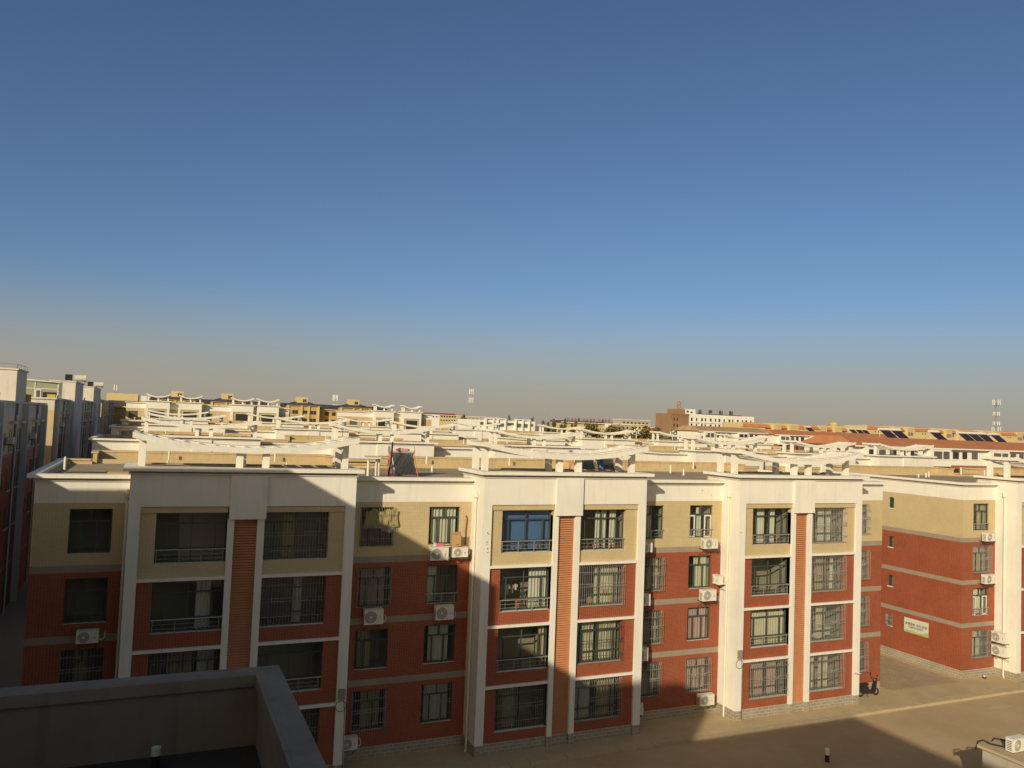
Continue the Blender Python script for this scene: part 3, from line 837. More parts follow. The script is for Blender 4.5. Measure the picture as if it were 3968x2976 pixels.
roof_tower(lb[1][0], -2.2, 0.6, 77.3 - 61.9 - 0.6, 88 - 61.9, 0.0, 18.5, False)
roof_tower(lb[2][0], -2.4, 0.2, 113.3 - 80.6, 130 - 80.6, 10.0, 18.6, False)
# glazed rooftop shed
gs = thing('rooftop_shed', (-12.7, 64.2, 16.7), 'glazed rooftop shed with white posts and a sloping roof beside the stair tower', 'shed')
b = MB(); b.box(0.02, 3.4, .02, 4, 0, 1.95, 'glass_green', skip='b'); b.build('glass_wall', gs)
b = MB()
for x in (0.0, 1.15, 3.35): b.box(x, x + .08, -.04, .02, 0, 2.0, 'frame_white')
b.box(0, 3.43, -.04, .02, 1.15, 1.22, 'frame_white'); b.build('frame', gs)
b = MB(); b.box(1.25, 1.8, -.05, -.0, 0, 1.1, 'frame_white'); b.box(1.33, 1.72, -.055, -.05, .1, 1.0, 'window_grey'); b.build('door', gs)
b = MB(); b.box(1.95, 3.25, -.03, .018, .1, .85, 'window_dark'); b.build('opening', gs)
b = MB(); b.poly([(-.2, -.3, 2.22), (3.6, -.3, 1.98), (3.6, 4.2, 1.98), (-.2, 4.2, 2.22)], 'frame_white'); b.poly([(-.2, -.3, 2.12), (3.6, -.3, 1.9), (3.6, -.3, 1.98), (-.2, -.3, 2.22)], 'frame_white'); b.build('roof', gs)
def junk(x, y, z, s, mat, label, cat='box', name='storage_box'):
    b = MB(); b.box(-s[0] / 2, s[0] / 2, -s[1] / 2, s[1] / 2, 0, s[2], mat); b.box(-s[0] / 2 - .03, s[0] / 2 + .03, -s[1] / 2 - .03, s[1] / 2 + .03, s[2], s[2] + .05, mat)
    return tag(b.build(name, None, (x, y, z)), label, cat)
junk(-9.9, 31.5, 16.3, (.35, 1.2, .5), 'junk_orange', 'orange crate on the roof edge left of the tall stair tower')
junk(-10.3, 33.4, 16.3, (.5, 1.4, .45), 'left_white', 'pale wrapped bundle on the roof edge at the foot of the stair tower', 'bundle', 'wrapped_bundle')
junk(-9.8, 44.5, 16.3, (.7, 2.2, .6), 'junk_orange', 'larger orange crate on the roof edge right of the stair tower')
junk(-9.75, 62.9, 16.75, (.75, .8, .5), 'junk_yellow', 'yellow speaker-like crate on the roof corner beside the glazed shed')
junk(-9.6, 64.6, 16.75, (.5, 1.3, .45), 'cloth_white', 'white sacks beside the yellow crate on the roof corner', 'sack', 'sack_pile')
junk(-9.8, 90.5, 17.0, (.7, 5.0, .7), 'junk_yellow', 'tan tarpaulin heap on the roof between two stair towers', 'heap', 'tarpaulin_heap')
junk(-9.7, 100.0, 17.0, (.6, 2.6, .45), 'cloth_white', 'grey rubble pile on the roof before the second tall tower', 'heap', 'rubble_heap')
junk(-9.9, 136.0, 17.5, (.8, 6.0, .7), 'left_white', 'far grey clutter on the roof beyond the second tall tower', 'heap', 'rubble_heap')
def tank(x, y, z, label):
    t = thing('water_tank', (x, y, z), label, 'water tank', 'tanks on the left-hand towers')
    b = MB(); b.tube((-.5, 0, .55), (.3, 0, .55), .38, 'tube_black', 10); b.build('drum', t)
    b = MB(); b.tube((.5, 0, .5), (1.9, 0, .5), .42, 'left_white', 10); b.build('cylinder', t)
    b = MB()
    for xx in (-.4, .2, .8, 1.7): b.box(xx, xx + .06, -.3, .3, 0, .3, 'dark_steel')
    b.build('stand', t)
tank(-9.7, 80.0, 20.0 - .75, 'black and white tank pair on top of the first shaded stair tower')
tank(-9.9, 118.0, 19.6 - .05, 'white tank on top of the second shaded stair tower')
# big plain block behind, with antenna
bb = thing('apartment_building', (-11.3, 190, 1.8), 'plain beige windowless block end behind the left-hand row, with a small antenna', 'building')
b = MB(); b.box(0, 7.2, 0, 14, 0, 18.2, 'cream_yellow', skip='b'); b.build('wall', bb)
b = MB(); b.box(7.9, 9.3, -2, 6, 0, 17.8, 'white_far', skip='b'); b.build('chimney_block', bb)
b = MB(); b.box(0.8, 9.5, -6, -.01, 0, 15.0, 'ochre', skip='b'); b.poly([(.4, -6.5, 15.0), (9.8, -6.5, 15.0), (9.8, 0, 16.4), (.4, 0, 16.4)], 'roof_dark'); b.box(.4, 9.8, -6.6, -6.4, 14.6, 15.0, 'cream_yellow'); b.build('annex_and_shadow', bb)  # dark slope stands in for a roof-like shadow on this block
b = MB(); b.tube((1.7, 2, 18.2), (1.7, 2, 20.6), .06, 'mast_grey', 5)
for a in (0, 2.1, 4.2): b.box(1.7 + .35 * math.cos(a) - .1, 1.7 + .35 * math.cos(a) + .1, 2 + .35 * math.sin(a) - .05, 2 + .35 * math.sin(a) + .05, 18.9, 20.4, 'antenna_white')
b.build('antenna', bb)

# ------------------------------------------------------------------ buildings around the camera (they throw the big shadow)
def plain_block(name, x0, x1, y0, y1, z1, label, mat='left_wall', win=None, roofmat='roof_concrete'):
    t = thing(name, (x0, y0, 0), label, 'building')
    b = MB(); b.box(0, x1 - x0, 0, y1 - y0, -.2, z1, mat, skip='bt'); b.build('wall', t)
    b = MB(); b.box(0.0, x1 - x0, 0.0, y1 - y0, z1, z1 + .001, roofmat, skip='b'); b.build('roof', t)
    if win:
        for f in range(int(z1 // 2.9)):
            x = 1.2
            while x < x1 - x0 - 2.5:
                q = MB(); q.box(x, x + 1.6, y1 - y0 + .001, y1 - y0 + .05, 1.0 + 2.9 * f, 2.8 + 2.9 * f, 'window_dark'); q.box(x - .05, x + 1.65, y1 - y0 + .001, y1 - y0 + .1, .9 + 2.9 * f, 1.0 + 2.9 * f, 'white'); q.build('window', t)
                x += 3.4
    return t
plain_block('apartment_building', -48.0, 1.18, -48.7, -36.75, 20.30, 'six-storey block from whose window the view is taken', win=True)
plain_block('stair_tower', -18.2, -13.2, -39.9, -38.0, 24.65, 'stair tower on the roof of the block behind the camera')
plain_block('apartment_building', -26.0, -10.1, -36.7, -25.2, 20.3, 'wing left of the camera reaching towards the street')
plain_block('apartment_building', -19.5, -5.95, -21.2, -11.83, 20.3, 'tall block left of the street, just out of view')
# low roof in front of the camera
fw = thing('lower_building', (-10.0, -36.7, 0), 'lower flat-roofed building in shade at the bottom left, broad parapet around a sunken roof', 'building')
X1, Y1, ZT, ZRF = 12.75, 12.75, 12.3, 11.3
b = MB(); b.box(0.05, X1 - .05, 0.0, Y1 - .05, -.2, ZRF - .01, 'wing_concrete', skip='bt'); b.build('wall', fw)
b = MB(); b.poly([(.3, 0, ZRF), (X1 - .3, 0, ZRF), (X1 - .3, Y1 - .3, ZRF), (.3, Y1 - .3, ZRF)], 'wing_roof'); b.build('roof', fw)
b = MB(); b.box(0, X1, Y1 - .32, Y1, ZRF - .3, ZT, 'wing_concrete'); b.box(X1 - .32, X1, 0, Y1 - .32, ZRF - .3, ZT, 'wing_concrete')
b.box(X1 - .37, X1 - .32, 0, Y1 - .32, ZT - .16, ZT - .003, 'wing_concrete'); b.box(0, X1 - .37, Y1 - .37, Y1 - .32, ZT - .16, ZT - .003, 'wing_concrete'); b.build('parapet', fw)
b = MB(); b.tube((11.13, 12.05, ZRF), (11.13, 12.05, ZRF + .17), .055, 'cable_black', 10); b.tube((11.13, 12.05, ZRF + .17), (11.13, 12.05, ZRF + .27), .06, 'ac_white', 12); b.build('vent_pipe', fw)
# low shop roof at bottom right
sh = thing('shop_building', (34.1, -20.0, 0), 'low flat roof at the bottom right corner beside the dusty road', 'building')
b = MB(); b.box(0, 24, 0, 7.5, -.2, 2.9, 'left_wall', skip='b'); b.build('wall', sh)
b = MB(); b.box(-.15, 24.1, -.1, 7.65, 2.9, 3.02, 'apron'); b.build('roof', sh)

# ------------------------------------------------------------------ air conditioners
def ac_unit(loc, label, rz=0.0, w=0.86, h=0.58, d=0.32, stand=True):
    t = thing('air_conditioner', loc, label, 'air conditioner', 'outdoor units on the walls', rz)
    key = (w, h, d)
    def body():
        b = MB(); b.box(0, w, 0, d, 0.04, h, 'ac_white')
        b.box(w * .66, w * .665, -.004, 0, .06, h - .03, 'ac_grille'); b.box(.015, w - .015, -.006, -.001, h - .03, h - .02, 'ac_grille')
        b.box(.06, .14, .02, d - .04, 0, .04, 'dark_steel'); b.box(w - .14, w - .06, .02, d - .04, 0, .04, 'dark_steel')
        for i in range(6): b.box(-.004, 0, .05, d - .05, .1 + i * .07, .13 + i * .07, 'ac_dark')
        return b
    def fan():
        b = MB(); cx, cz, r = w * .33, h * .52, h * .40; n = 20
        pts = [(cx + r * math.cos(2 * math.pi * i / n), -.012, cz + r * math.sin(2 * math.pi * i / n)) for i in range(n)]
        b.poly(pts, 'ac_grille')
        b.path(pts + [pts[0]], .012, 'ac_white', 4)
        for k in range(1, 4):
            q = [(cx + r * k / 4 * math.cos(2 * math.pi * i / 14), -.018, cz + r * k / 4 * math.sin(2 * math.pi * i / 14)) for i in range(15)]
            b.path(q, .0055, 'ac_white', 3)
        c0 = [(cx + .055 * math.cos(2 * math.pi * i / 10), -.024, cz + .055 * math.sin(2 * math.pi * i / 10)) for i in range(10)]
        b.poly(c0, 'ac_white'); return b
    def emblem():
        b = MB(); cx, cz = w * .83, h * .48
        for i in range(5):
            a = i * .9 + .4
            b.poly([(cx, -.008, cz), (cx + .05 * math.cos(a), -.008, cz + .05 * math.sin(a)), (cx + .05 * math.cos(a + .5), -.008, cz + .05 * math.sin(a + .5))], 'red_mark')
        b.box(cx - .006, cx + .006, -.009, -.007, cz - .09, cz, 'red_mark'); b.box(cx - .05, cx + .05, -.009, -.007, cz + .13, cz + .145, 'ac_grille'); return b
    inst('case', 'ac_case%s' % (key,), body, t); inst('fan_grille', 'ac_fan%s' % (key,), fan, t); inst('emblem', 'ac_emb%s' % (key,), emblem, t)
    if stand:
        def br():
            b = MB()
            for x in (.1, w - .12):
                b.box(x, x + .03, -.02, .62, -.03, 0, 'dark_steel'); b.tube((x + .015, .0, -.03), (x + .015, .60, -.35), .014, 'dark_steel', 4)
            return b
        inst('bracket', 'ac_br%s' % (key,), br, t)
    def hose():
        b = MB(); b.path([(w, .2, .15), (w + .12, .2, .10), (w + .22, .3, .2), (w + .20, .5, .35)], .018, 'pipe_cream', 5); return b
    inst('hose', 'ac_ho%s' % (key,), hose, t)
    return t
Y = 1.0
ac_unit((13.32, .95, 9.22), 'air conditioner half in shadow under the fourth-floor window, bigger of the pair with red emblems', w=.92, h=.68)
ac_unit((14.46, .98, 9.34), 'smaller sunlit air conditioner beside the white side wall, right one of the pair', w=.80, h=.52)
ac_unit((10.24, Y, 6.33), 'shaded air conditioner below the barred third-floor window left of the first gap', w=.90, h=.74)
ac_unit((13.74, Y, 6.33), 'shaded air conditioner below the third-floor window with a railing', w=.92, h=.72)
ac_unit((9.45, Y, .66), 'shaded air conditioner near the ground partly behind the white pillar', w=.75, h=.62)
ac_unit((-1.65, Y, 6.33), 'dim air conditioner under the dark third-floor window at the left end', w=.82, h=.56)
ac_unit((25.2, .9, 9.28), 'shaded air conditioner top one of four behind the second bay', w=.8, h=.55)
ac_unit((25.15, .9, 6.40), 'air conditioner second from the top behind the second bay, emblem facing out', w=.82, h=.66)
ac_unit((25.1, .9, 3.45), 'air conditioner third from the top behind the second bay', w=.82, h=.74)
ac_unit((24.95, .9, .6), 'lowest air conditioner behind the second bay, just above the plinth', w=.76, h=.64)
ac_unit((29.5, .95, 9.36), 'sunlit air conditioner under the white-sashed fourth-floor window', w=.95, h=.60)
ac_unit((29.48, .95, 6.43), 'sunlit air conditioner on the grey band under the third-floor window', w=.95, h=.66)
ac_unit((29.5, .95, .62), 'air conditioner above the plinth under the lowest barred window, rust-topped', w=.98, h=.64)
ac_unit((30.62, 1.95, 7.28), 'air conditioner hung on the white side wall facing left, beside the drainpipe', rz=-math.pi / 2, w=.95, h=.56)
ac_unit((54.3, 1.45, 2.35), 'upper air conditioner of two stacked on the right-hand white side wall', rz=-math.pi / 2, w=1.0, h=.74)
ac_unit((54.3, 1.45, 1.45), 'lower air conditioner of two stacked on the right-hand white side wall', rz=-math.pi / 2, w=1.05, h=.72)
ac_unit((53.05, .95, 9.24), 'air conditioner with a drooping hose beside the drainpipe, top right', w=1.0, h=.60)
ac_unit((53.0, .95, 6.36), 'air conditioner under the barred third-floor window at the far right', w=1.05, h=.66)
ac_unit((34.45, -13.6, 3.02), 'air conditioner standing on the low roof at the bottom right corner', w=.9, h=.6, stand=False)
# behind the right edge of bay C
ac_unit((40.3, .95, 9.2), 'air conditioner mostly hidden behind the third bay, upper', w=.75, h=.55)
ac_unit((40.3, .95, 6.3), 'air conditioner mostly hidden behind the third bay, lower', w=.75, h=.55)

# ------------------------------------------------------------------ things on walls and sills
def cloth(name, x0, x1, z0, z1, y, mat, label, cat, seg=22, sag=.1):
    b = MB(); nz = 8
    P = []
    for i in range(seg + 1):
        u = i / seg; x = x0 + (x1 - x0) * u
        top = z1 - sag * (0.5 + 0.5 * math.cos(u * math.pi * 4)) - .03 * math.sin(u * 17)
        col = []
        for j in range(nz + 1):
            v = j / nz
            col.append((x + .03 * math.sin(v * 5 + u * 9), y + .035 * math.sin(u * 21 + v * 4) + .02 * math.sin(u * 43 - v * 7), top + (z0 - top + .06 * math.sin(u * 8)) * v))
        P.append(col)
    for i in range(seg):
        for j in range(nz): b.poly([P[i][j + 1], P[i + 1][j + 1], P[i + 1][j], P[i][j]], mat)
    return tag(b.build(name, smooth=True), label, cat)
cloth('blanket', 10.16, 11.76, 10.80, 11.70, 1.47, 'cloth_mustard', 'mustard blanket hung over the barred fourth-floor window, half in sun', 'blanket')
cloth('towel', 11.0, 11.66, 10.60, 10.86, 1.55, 'cloth_white', 'white cloth peeking out below the mustard blanket', 'cloth')
# blue sheet inside bay B top-left window
b = MB()
b.box(0, 2.6, 0, .02, 0.02, 1.95, 'sheet_blue')
tag(b.build('blue_sheet', None, (16.84, .62, 9.72)), 'bright blue sheeting behind the glass of the fourth-floor window', 'sheet')
t = thing('cardboard_box', (14.42, 1.02, 9.92), 'open cardboard box standing on the right air conditioner with a red print', 'cardboard box', rz=R(-8))
b = MB(); b.box(0, .44, 0, .34, 0, .52, 'cardboard', skip='t'); b.box(.01, .43, .01, .33, .3, .302, 'cardboard'); b.build('carton', t)
b = MB(); b.poly([(0, 0, .52), (.44, 0, .52), (.42, -.06, .72), (.02, -.06, .70)], 'cardboard'); b.poly([(.44, 0, .52), (.44, .34, .52), (.60, .32, .36), (.60, .02, .36)], 'cardboard'); b.build('flap', t)
b = MB(); b.box(.22, .36, -.004, -.001, .04, .10, 'red_mark'); b.build('print', t)
b = MB(); b.box(0, .36, 0, .2, 0, .14, 'pink'); b.box(-.1, .0, 0.02, .18, 0, .17, 'cloth_white')
tag(b.build('pink_parcel', None, (13.62, 1.02, 9.92)), 'pink and white parcel on the left air conditioner', 'parcel')
b = MB()
for i in range(9):
    a = random.random() * 3; x = .05 + i * .045
    b.path([(x, .05 + .06 * math.sin(i), .02), (x + .06 * math.cos(a), .08, .05 + .05 * math.sin(a + i)), (x + .1, .1, .03)], .01, 'steel' if i % 2 else 'cable_brown', 4)
tag(b.build('wire_scraps', None, (14.0, 1.02, 9.91)), 'tangled wires between the pink parcel and the cardboard box', 'wires')
b = MB(); b.box(0, 1.0, 0, .35, 0, .015, 'ac_white'); tag(b.build('shelf_board', None, (13.72, 1.0, 9.898)), 'thin pale board bridging the two air conditioners', 'board')
# laundry inside the third floor window of bay B
def garment(loc, w, h, mat, label):
    b = MB(); n = 6
    for i in range(n):
        a, c = i / n, (i + 1) / n
        ya, yc = .02 * math.sin(a * 9), .02 * math.sin(c * 9)
        wa = w * (1 if True else 1)
        b.poly([(a * w, ya, h * .0), (c * w, yc, h * .0), (c * w, yc, h), (a * w, ya, h)], mat)
    b.poly([(-.06, 0, h * .6), (0, 0, h * .5), (0, 0, h), (-.02, 0, h * .98)], mat); b.poly([(w + .06, 0, h * .6), (w, 0, h * .5), (w, 0, h), (w + .02, 0, h * .98)], mat)
    b.path([(w * .2, 0, h), (w / 2, 0, h + .08), (w * .8, 0, h)], .006, 'cable_black', 3)
    return tag(b.build('garment', None, loc), label, 'garment', 'laundry behind the third-floor window')
garment((17.3, .95, 7.45), .22, .50, 'cloth_white', 'pale shirt hung second from the left among the laundry')
garment((17.05, .95, 7.5), .18, .42, 'curtain_tan', 'tan shirt at the left end of the laundry')
garment((17.62, .95, 7.5), .14, .42, 'curtain_pink', 'pinkish garment in the middle of the laundry')
garment((17.85, .95, 7.65), .12, .30, 'cloth_white', 'small white garment at the right of the laundry')
b = MB(); b.tube((0, 0, 0), (1.3, 0, .02), .012, 'dark_steel', 5); b.tube((0.0, 0, 0), (0.0, .9, .1), .01, 'dark_steel', 4); b.tube((1.3, 0, .02), (1.3, .9, .1), .01, 'dark_steel', 4)
tag(b.build('clothes_rail', None, (16.95, .97, 8.06)), 'clothes rail with the laundry on hangers inside the third-floor window', 'clothes rail')
def potted(loc, s, mat, label, flower=None):
    t = thing('potted_plant', loc, label, 'potted plant', 'pots on window sills')
    b = MB(); b.tube((0, 0, 0), (0, 0, .16 * s), .08 * s, 'red_far', 8, .10 * s); b.build('pot', t)
    b = MB()
    for i in range(26):
        a = random.random() * 6.28; r_ = random.uniform(.02, .14) * s; h = random.uniform(.15, .42) * s; q = .045 * s
        c = Vector((r_ * math.cos(a), r_ * math.sin(a), h)); n1 = Vector((random.uniform(-1, 1), random.uniform(-1, 1), random.uniform(-.3, 1))).normalized() * q; n2 = n1.orthogonal().normalized() * q * .6
        b.poly([c - n1, c + n2, c + n1, c - n2], mat if not flower or i % 4 else flower)
    b.build('foliage', t); return t
potted((17.55, .66, 9.72), .8, 'plant_green', 'small reddish pot behind the railing under the blue sheet', 'fabric_orange')
potted((18.9, .66, 9.72), .9, 'leaf_olive', 'flowering pot at the right end of the sill under the blue sheet', 'cloth_white')
for i, x in enumerate((21.75, 22.15, 22.6, 23.2, 23.6)):
    potted((x, .62, 9.72), random.uniform(.8, 1.1), ('plant_green', 'leaf_olive')[i % 2], 'potted plant behind the railing of the second bay, %s' % ('leftmost', 'second from left', 'middle one', 'second from right', 'rightmost')[i], 'cloth_white' if i in (0, 1) else None)
for i, x in enumerate((37.0, 37.5, 38.0)):
    potted((x, .62, 1.08), .9, 'plant_green', 'potted plant inside the lowest barred window of the third bay, %s' % ('left', 'middle', 'right')[i], 'pink' if i == 1 else None)
b = MB()
for i in range(14):
    a = random.random() * 6.28; b.poly([(.12 * math.cos(a), .04, .3 + .2 * math.sin(a)), (.12 * math.cos(a) + .06, .05, .3 + .2 * math.sin(a)), (.12 * math.cos(a + .4) + .03, .03, .1 + .2 * math.sin(a))], 'leaf_yellow')
b.box(-.1, .12, 0, .15, -.1, .12, 'fabric_yellow'); tag(b.build('yellow_plant', None, (18.45, .7, 7.0)), 'yellow-green plant standing behind the third-floor glass next to the curtain', 'plant')
for (x, z, m_, lb_) in ((23.3, 6.95, 'fabric_yellow', 'yellow bag inside the barred third-floor window'), (22.9, 7.2, 'pink', 'pink bundle hanging inside the barred third-floor window'), (22.0, 6.85, 'cardboard', 'small tan parcels on the cage floor of the third-floor window'), (17.9, 6.9, 'fabric_orange', 'orange bag behind the third-floor glass')):
    b = MB(); b.box(-.12, .12, 0, .12, 0, .28, m_); b.box(-.08, .08, .02, .10, .28, .36, m_); tag(b.build('bag', None, (x, .55, z)), lb_, 'bag')
for (x, z, w_, h_) in ((38.2, 4.1, .5, .5), (37.4, 4.0, .5, .35)):
    b = MB(); b.box(0, w_, 0, .25, 0, h_, 'cloth_white'); b.box(.05, w_ - .1, .02, .2, h_, h_ + .12, 'curtain_tan')
    tag(b.build('clutter_bundle', None, (x, .6, z)), 'pale household bundle inside the %s part of the barred second-floor window' % ('right' if x > 38 else 'left'), 'bundle')
# interior blinds seen as white slab in shaded A
# brown cable up the wall beside the pair of units
b = MB(); b.path([(15.33, 1.53, 9.9), (15.30, 1.53, 10.6), (15.36, 1.53, 11.2), (15.28, 1.53, 11.35)], .03, 'cable_brown', 5)
tag(b.build('wall_hose', None, None), 'brown insulated hose running up the beige tiles to the right of the pair of units', 'hose')
# bracket arms sticking out of bay C right pillar
b = MB(); b.path([(40.1, -.02, 1.9), (39.9, -.25, 1.95), (40.3, -.3, 1.88)], .02, 'frame_white', 4); tag(b.build('pole_bracket', None, None), 'small white rod bracket sticking out of the last white pillar near the parked scooter', 'bracket')

# ------------------------------------------------------------------ banner on the gable
def text_mesh(body, size, mat, name, parent, loc, rot=(math.pi / 2, 0, 0), extrude=0.004, bold=0.0, align='CENTER'):
    cu = bpy.data.curves.new(name, 'FONT'); cu.body = body; cu.size = size; cu.extrude = extrude; cu.align_x = align; cu.offset = bold
    cu.resolution_u = 2
    tmp = bpy.data.objects.new('tmp', cu); COL.objects.link(tmp)
    dg = bpy.context.evaluated_depsgraph_get()
    me = bpy.data.meshes.new_from_object(tmp.evaluated_get(dg))
    bpy.data.objects.remove(tmp)
    me.materials.clear(); me.materials.append(MATS[mat])
    o = bpy.data.objects.new(name, me); COL.objects.link(o); o.parent = parent; o.location = loc; o.rotation_euler = rot
    return o
bn = thing('banner', (51.53 - .03, 6.13, 2.08), 'pale banner with brown brushed characters and green hills on the red end wall', 'banner', rz=-math.pi / 2)
b = MB(); b.box(0, 2.0, -.01, .02, 0, 1.02, 'banner_base'); b.build('board', bn)
b = MB()
hp = [0.10, .16, .13, .20, .17, .12, .10, .14, .20, .28, .30]
for i in range(10): b.poly([(i * .2, -.013, 0.01), (i * .2 + .2, -.013, 0.01), (i * .2 + .2, -.013, hp[i + 1]), (i * .2, -.013, hp[i])], 'banner_green')
b.build('painted_hills', bn)
text_mesh('美满绿意  有你·有我', .205, 'banner_ink', 'main_text', bn, (1.0, -.014, .55), extrude=.001, bold=.003)
text_mesh('建设美丽家园 共享幸福生活', .10, 'banner_dark_green', 'green_text', bn, (1.0, -.014, .36), extrude=.001, bold=.003)
b = MB(); b.box(.35, 1.65, -.014, -.011, .485, .497, 'banner_ink'); b.build('fine_line', bn)

# ------------------------------------------------------------------ solar water heaters
def heater(loc, label, n=16, rz=0.0, sign=True, s=1.0, simple=False):
    t = thing('solar_water_heater', loc, label, 'solar heater', 'solar water heaters on the roofs', rz); t.scale = (s, s, s)
    def tankm():
        b = MB(); b.tube((0, .95, 1.42), (1.32, .95, 1.42), .215, 'ac_white', 20); b.tube((-.05, .95, 1.42), (0, .95, 1.42), .20, 'ac_grille', 20); b.tube((1.32, .95, 1.42), (1.37, .95, 1.42), .20, 'ac_grille', 20); return b
    def tubes():
        b = MB()
        for i in range(n):
            x = .10 + (1.12) * i / (n - 1)
            b.tube((x + .05, 0.02, .12), (x, .86, 1.30), .021, 'tube_black', 6)
        b.tube((.04, .02, .10), (1.30, .02, .10), .025, 'orange_frame', 5); return b
    def refl():
        b = MB(); b.poly([(.1, .10, .08), (1.28, .10, .08), (1.22, .92, 1.22), (.06, .92, 1.22)], 'tube_glare'); return b
    def fr():
        b = MB()
        for x in (-.02, 1.34):
            b.tube((x + .03, 0, 0), (x, .85, 1.26), .025, 'orange_frame', 4); b.tube((x, 1.15, 0), (x, 1.0, 1.25), .025, 'orange_frame', 4)
            b.tube((x, .05, .05), (x, 1.15, .05), .02, 'orange_frame', 4); b.tube((x, .35, .5), (x, 1.1, .1), .018, 'orange_frame', 4); b.tube((x, .7, 1.0), (x, 1.1, .5), .018, 'orange_frame', 4)
        return b
    inst('tank', 'sh_tank', tankm, t); inst('vacuum_tube_rack', 'sh_tubes%d' % n, tubes, t); inst('reflector', 'sh_refl', refl, t); inst('frame', 'sh_frame', fr, t)
    if sign:
        b = MB(); pts = []
        for i in range(16):
            a = 2 * math.pi * i / 16; pts.append((.66 + .40 * (abs(math.cos(a)) ** .55) * (1 if math.cos(a) > 0 else -1), 0.728, 1.43 + .085 * math.sin(a)))
        for i in range(16): b.poly([(.66, .724, 1.43), pts[i], pts[(i + 1) % 16]], 'red_mark')
        b.build('badge', t)
        text_mesh('中科蓝天', .155, 'cloth_white', 'badge_text', t, (.66, .718, 1.375), extrude=.001, bold=.004)
    return t
heater((12.50, 5.3, 12.95), 'solar water heater with a white tank and red badge on the nearest roof')
heater((22.55, 3.2, 13.0), 'solar water heater without a badge half hidden behind the second curved pergola', sign=False, s=1.05)
heater((24.2, 3.6, 13.0), 'second tube rack in pergola shade right of the badge-less heater', sign=False, s=.95)
b = MB(); b.path([(0, 0, 0), (.12, .02, .9), (.16, 0, 1.85)], .05, 'cable_black', 7); tag(b.build('lagged_pipe', None, (12.28, 5.5, 12.95)), 'thick black lagged pipe standing left of the badged heater', 'pipe')
b = MB()
b.tube((0, 0, 0), (0, 0, .85), .07, 'pipe_cream', 8); b.tube((.62, .2, 0), (.62, .2, 1.0), .08, 'pipe_cream', 8); b.tube((.45, .1, 0), (.45, .1, 1.0), .05, 'pipe_cream', 8)
b.box(-.15, .8, -.2, .4, 1.0, 1.06, 'apron'); b.box(-.2, .6, -.25, .1, .93, 1.0, 'frame_white')
tag(b.build('flue_stand', None, (11.3, 6.0, 12.95)), 'two cream flue pipes capped with a thin slab left of the badged heater', 'flue')
cloth('blue_cloth', 23.85, 24.15, 13.35, 14.3, 3.3, 'sheet_blue', 'blue cloth wrapped on a pipe between the two tube racks under the pergola', 'cloth', seg=8)
b = MB()
for i in range(5):
    b.tube((0, 0, .05 + i * .1), (.5 + .1 * (i % 2), .1, .1 + i * .09), .03, 'pink' if i % 2 else 'cloth_white', 5)
tag(b.build('barrier_tape_bundle', None, (57.0, 3.2, 13.3)), 'red and white striped bundle beside the pergola post at the right edge', 'bundle')
# wire coil on the left roof end
b = MB(); b.path([(.3 * math.cos(a), .3 * math.sin(a), .03 + .01 * math.sin(3 * a)) for a in [j * math.pi / 10 for j in range(21)]], .03, 'cable_black', 5)
b.path([(-.3, 0, .02), (-1.2, .05, .02), (-2.0, -.1, .02)], .02, 'cable_black', 4)
tag(b.build('cable_loop', None, (-.9, 6.3, 12.955)), 'black hose loop lying on the left end of the nearest roof', 'hose')
# stacked things in shade of pergola C
for (x, y, w_, h_, m_, lb_) in ((37.0, 3.6, .18, .55, 'pipe_cream', 'left one of two cream pipes under the third pergola'), (37.35, 3.6, .18, .55, 'pipe_cream', 'right one of two cream pipes under the third pergola'),
                            (38.9, 4.4, .45, .45, 'cloth_white', 'white drum under the third pergola'), (39.6, 4.8, .7, .5, 'cardboard', 'brown carton under the third pergola beside the white drum'),
                            (41.0, 4.6, 1.2, .42, 'rubber', 'dark jumble of scrap under the right end of the third pergola')):
    b = MB(); b.box(0, w_, 0, .4, 0, h_, m_); b.box(w_ * .15, w_ * .85, .05, .35, h_, h_ + .12, m_ if m_ != 'rubber' else 'cable_brown')
    tag(b.build('roof_clutter', None, (x, y, 13.0)), lb_, 'roof clutter')
# thin antenna cable
b = MB(); b.path([(0, 0, 0), (.05, 0, 1.2), (.1, 0, 2.5)], .012, 'cable_black', 4); tag(b.build('antenna_rod', None, (10.4, 9.0, 12.95)), 'thin dark rod standing on the nearest roof left of the badged heater', 'rod')

# ------------------------------------------------------------------ scooter, bollards, bits on the road
sc = thing('scooter', (41.35, .95, 0.0), 'black electric scooter parked beside the last white pillar, mirrors up', 'scooter', rz=R(-2))
b = MB()
prof = [(0.15, .30), (.30, .62), (.62, .72), (.78, .60), (.95, .36), (1.20, .34), (1.32, .62), (1.42, .95), (1.50, .93), (1.46, .5), (1.40, .26), (1.1, .20), (.6, .24), (.3, .22)]
for s_ in (-.11, .11): b.poly([(x, s_, z) for x, z in (prof if s_ < 0 else prof[::-1])], 'scooter_black')
for i in range(len(prof)):
    p, q = prof[i], prof[(i + 1) % len(prof)]; b.poly([(p[0], -.11, p[1]), (q[0], -.11, q[1]), (q[0], .11, q[1]), (p[0], .11, p[1])], 'scooter_black')
b.build('body', sc)
b = MB(); b.box(.25, .82, -.12, .12, .70, .80, 'rubber'); b.build('seat', sc)
for x in (.28, 1.52):
    b = MB(); pts = [(x + .19 * math.cos(a), 0, .22 + .19 * math.sin(a)) for a in [j * math.pi / 8 for j in range(17)]]; b.path(pts, .05, 'rubber', 6); b.tube((x, -.03, .22), (x, .03, .22), .10, 'steel', 10); b.build('wheel', sc)
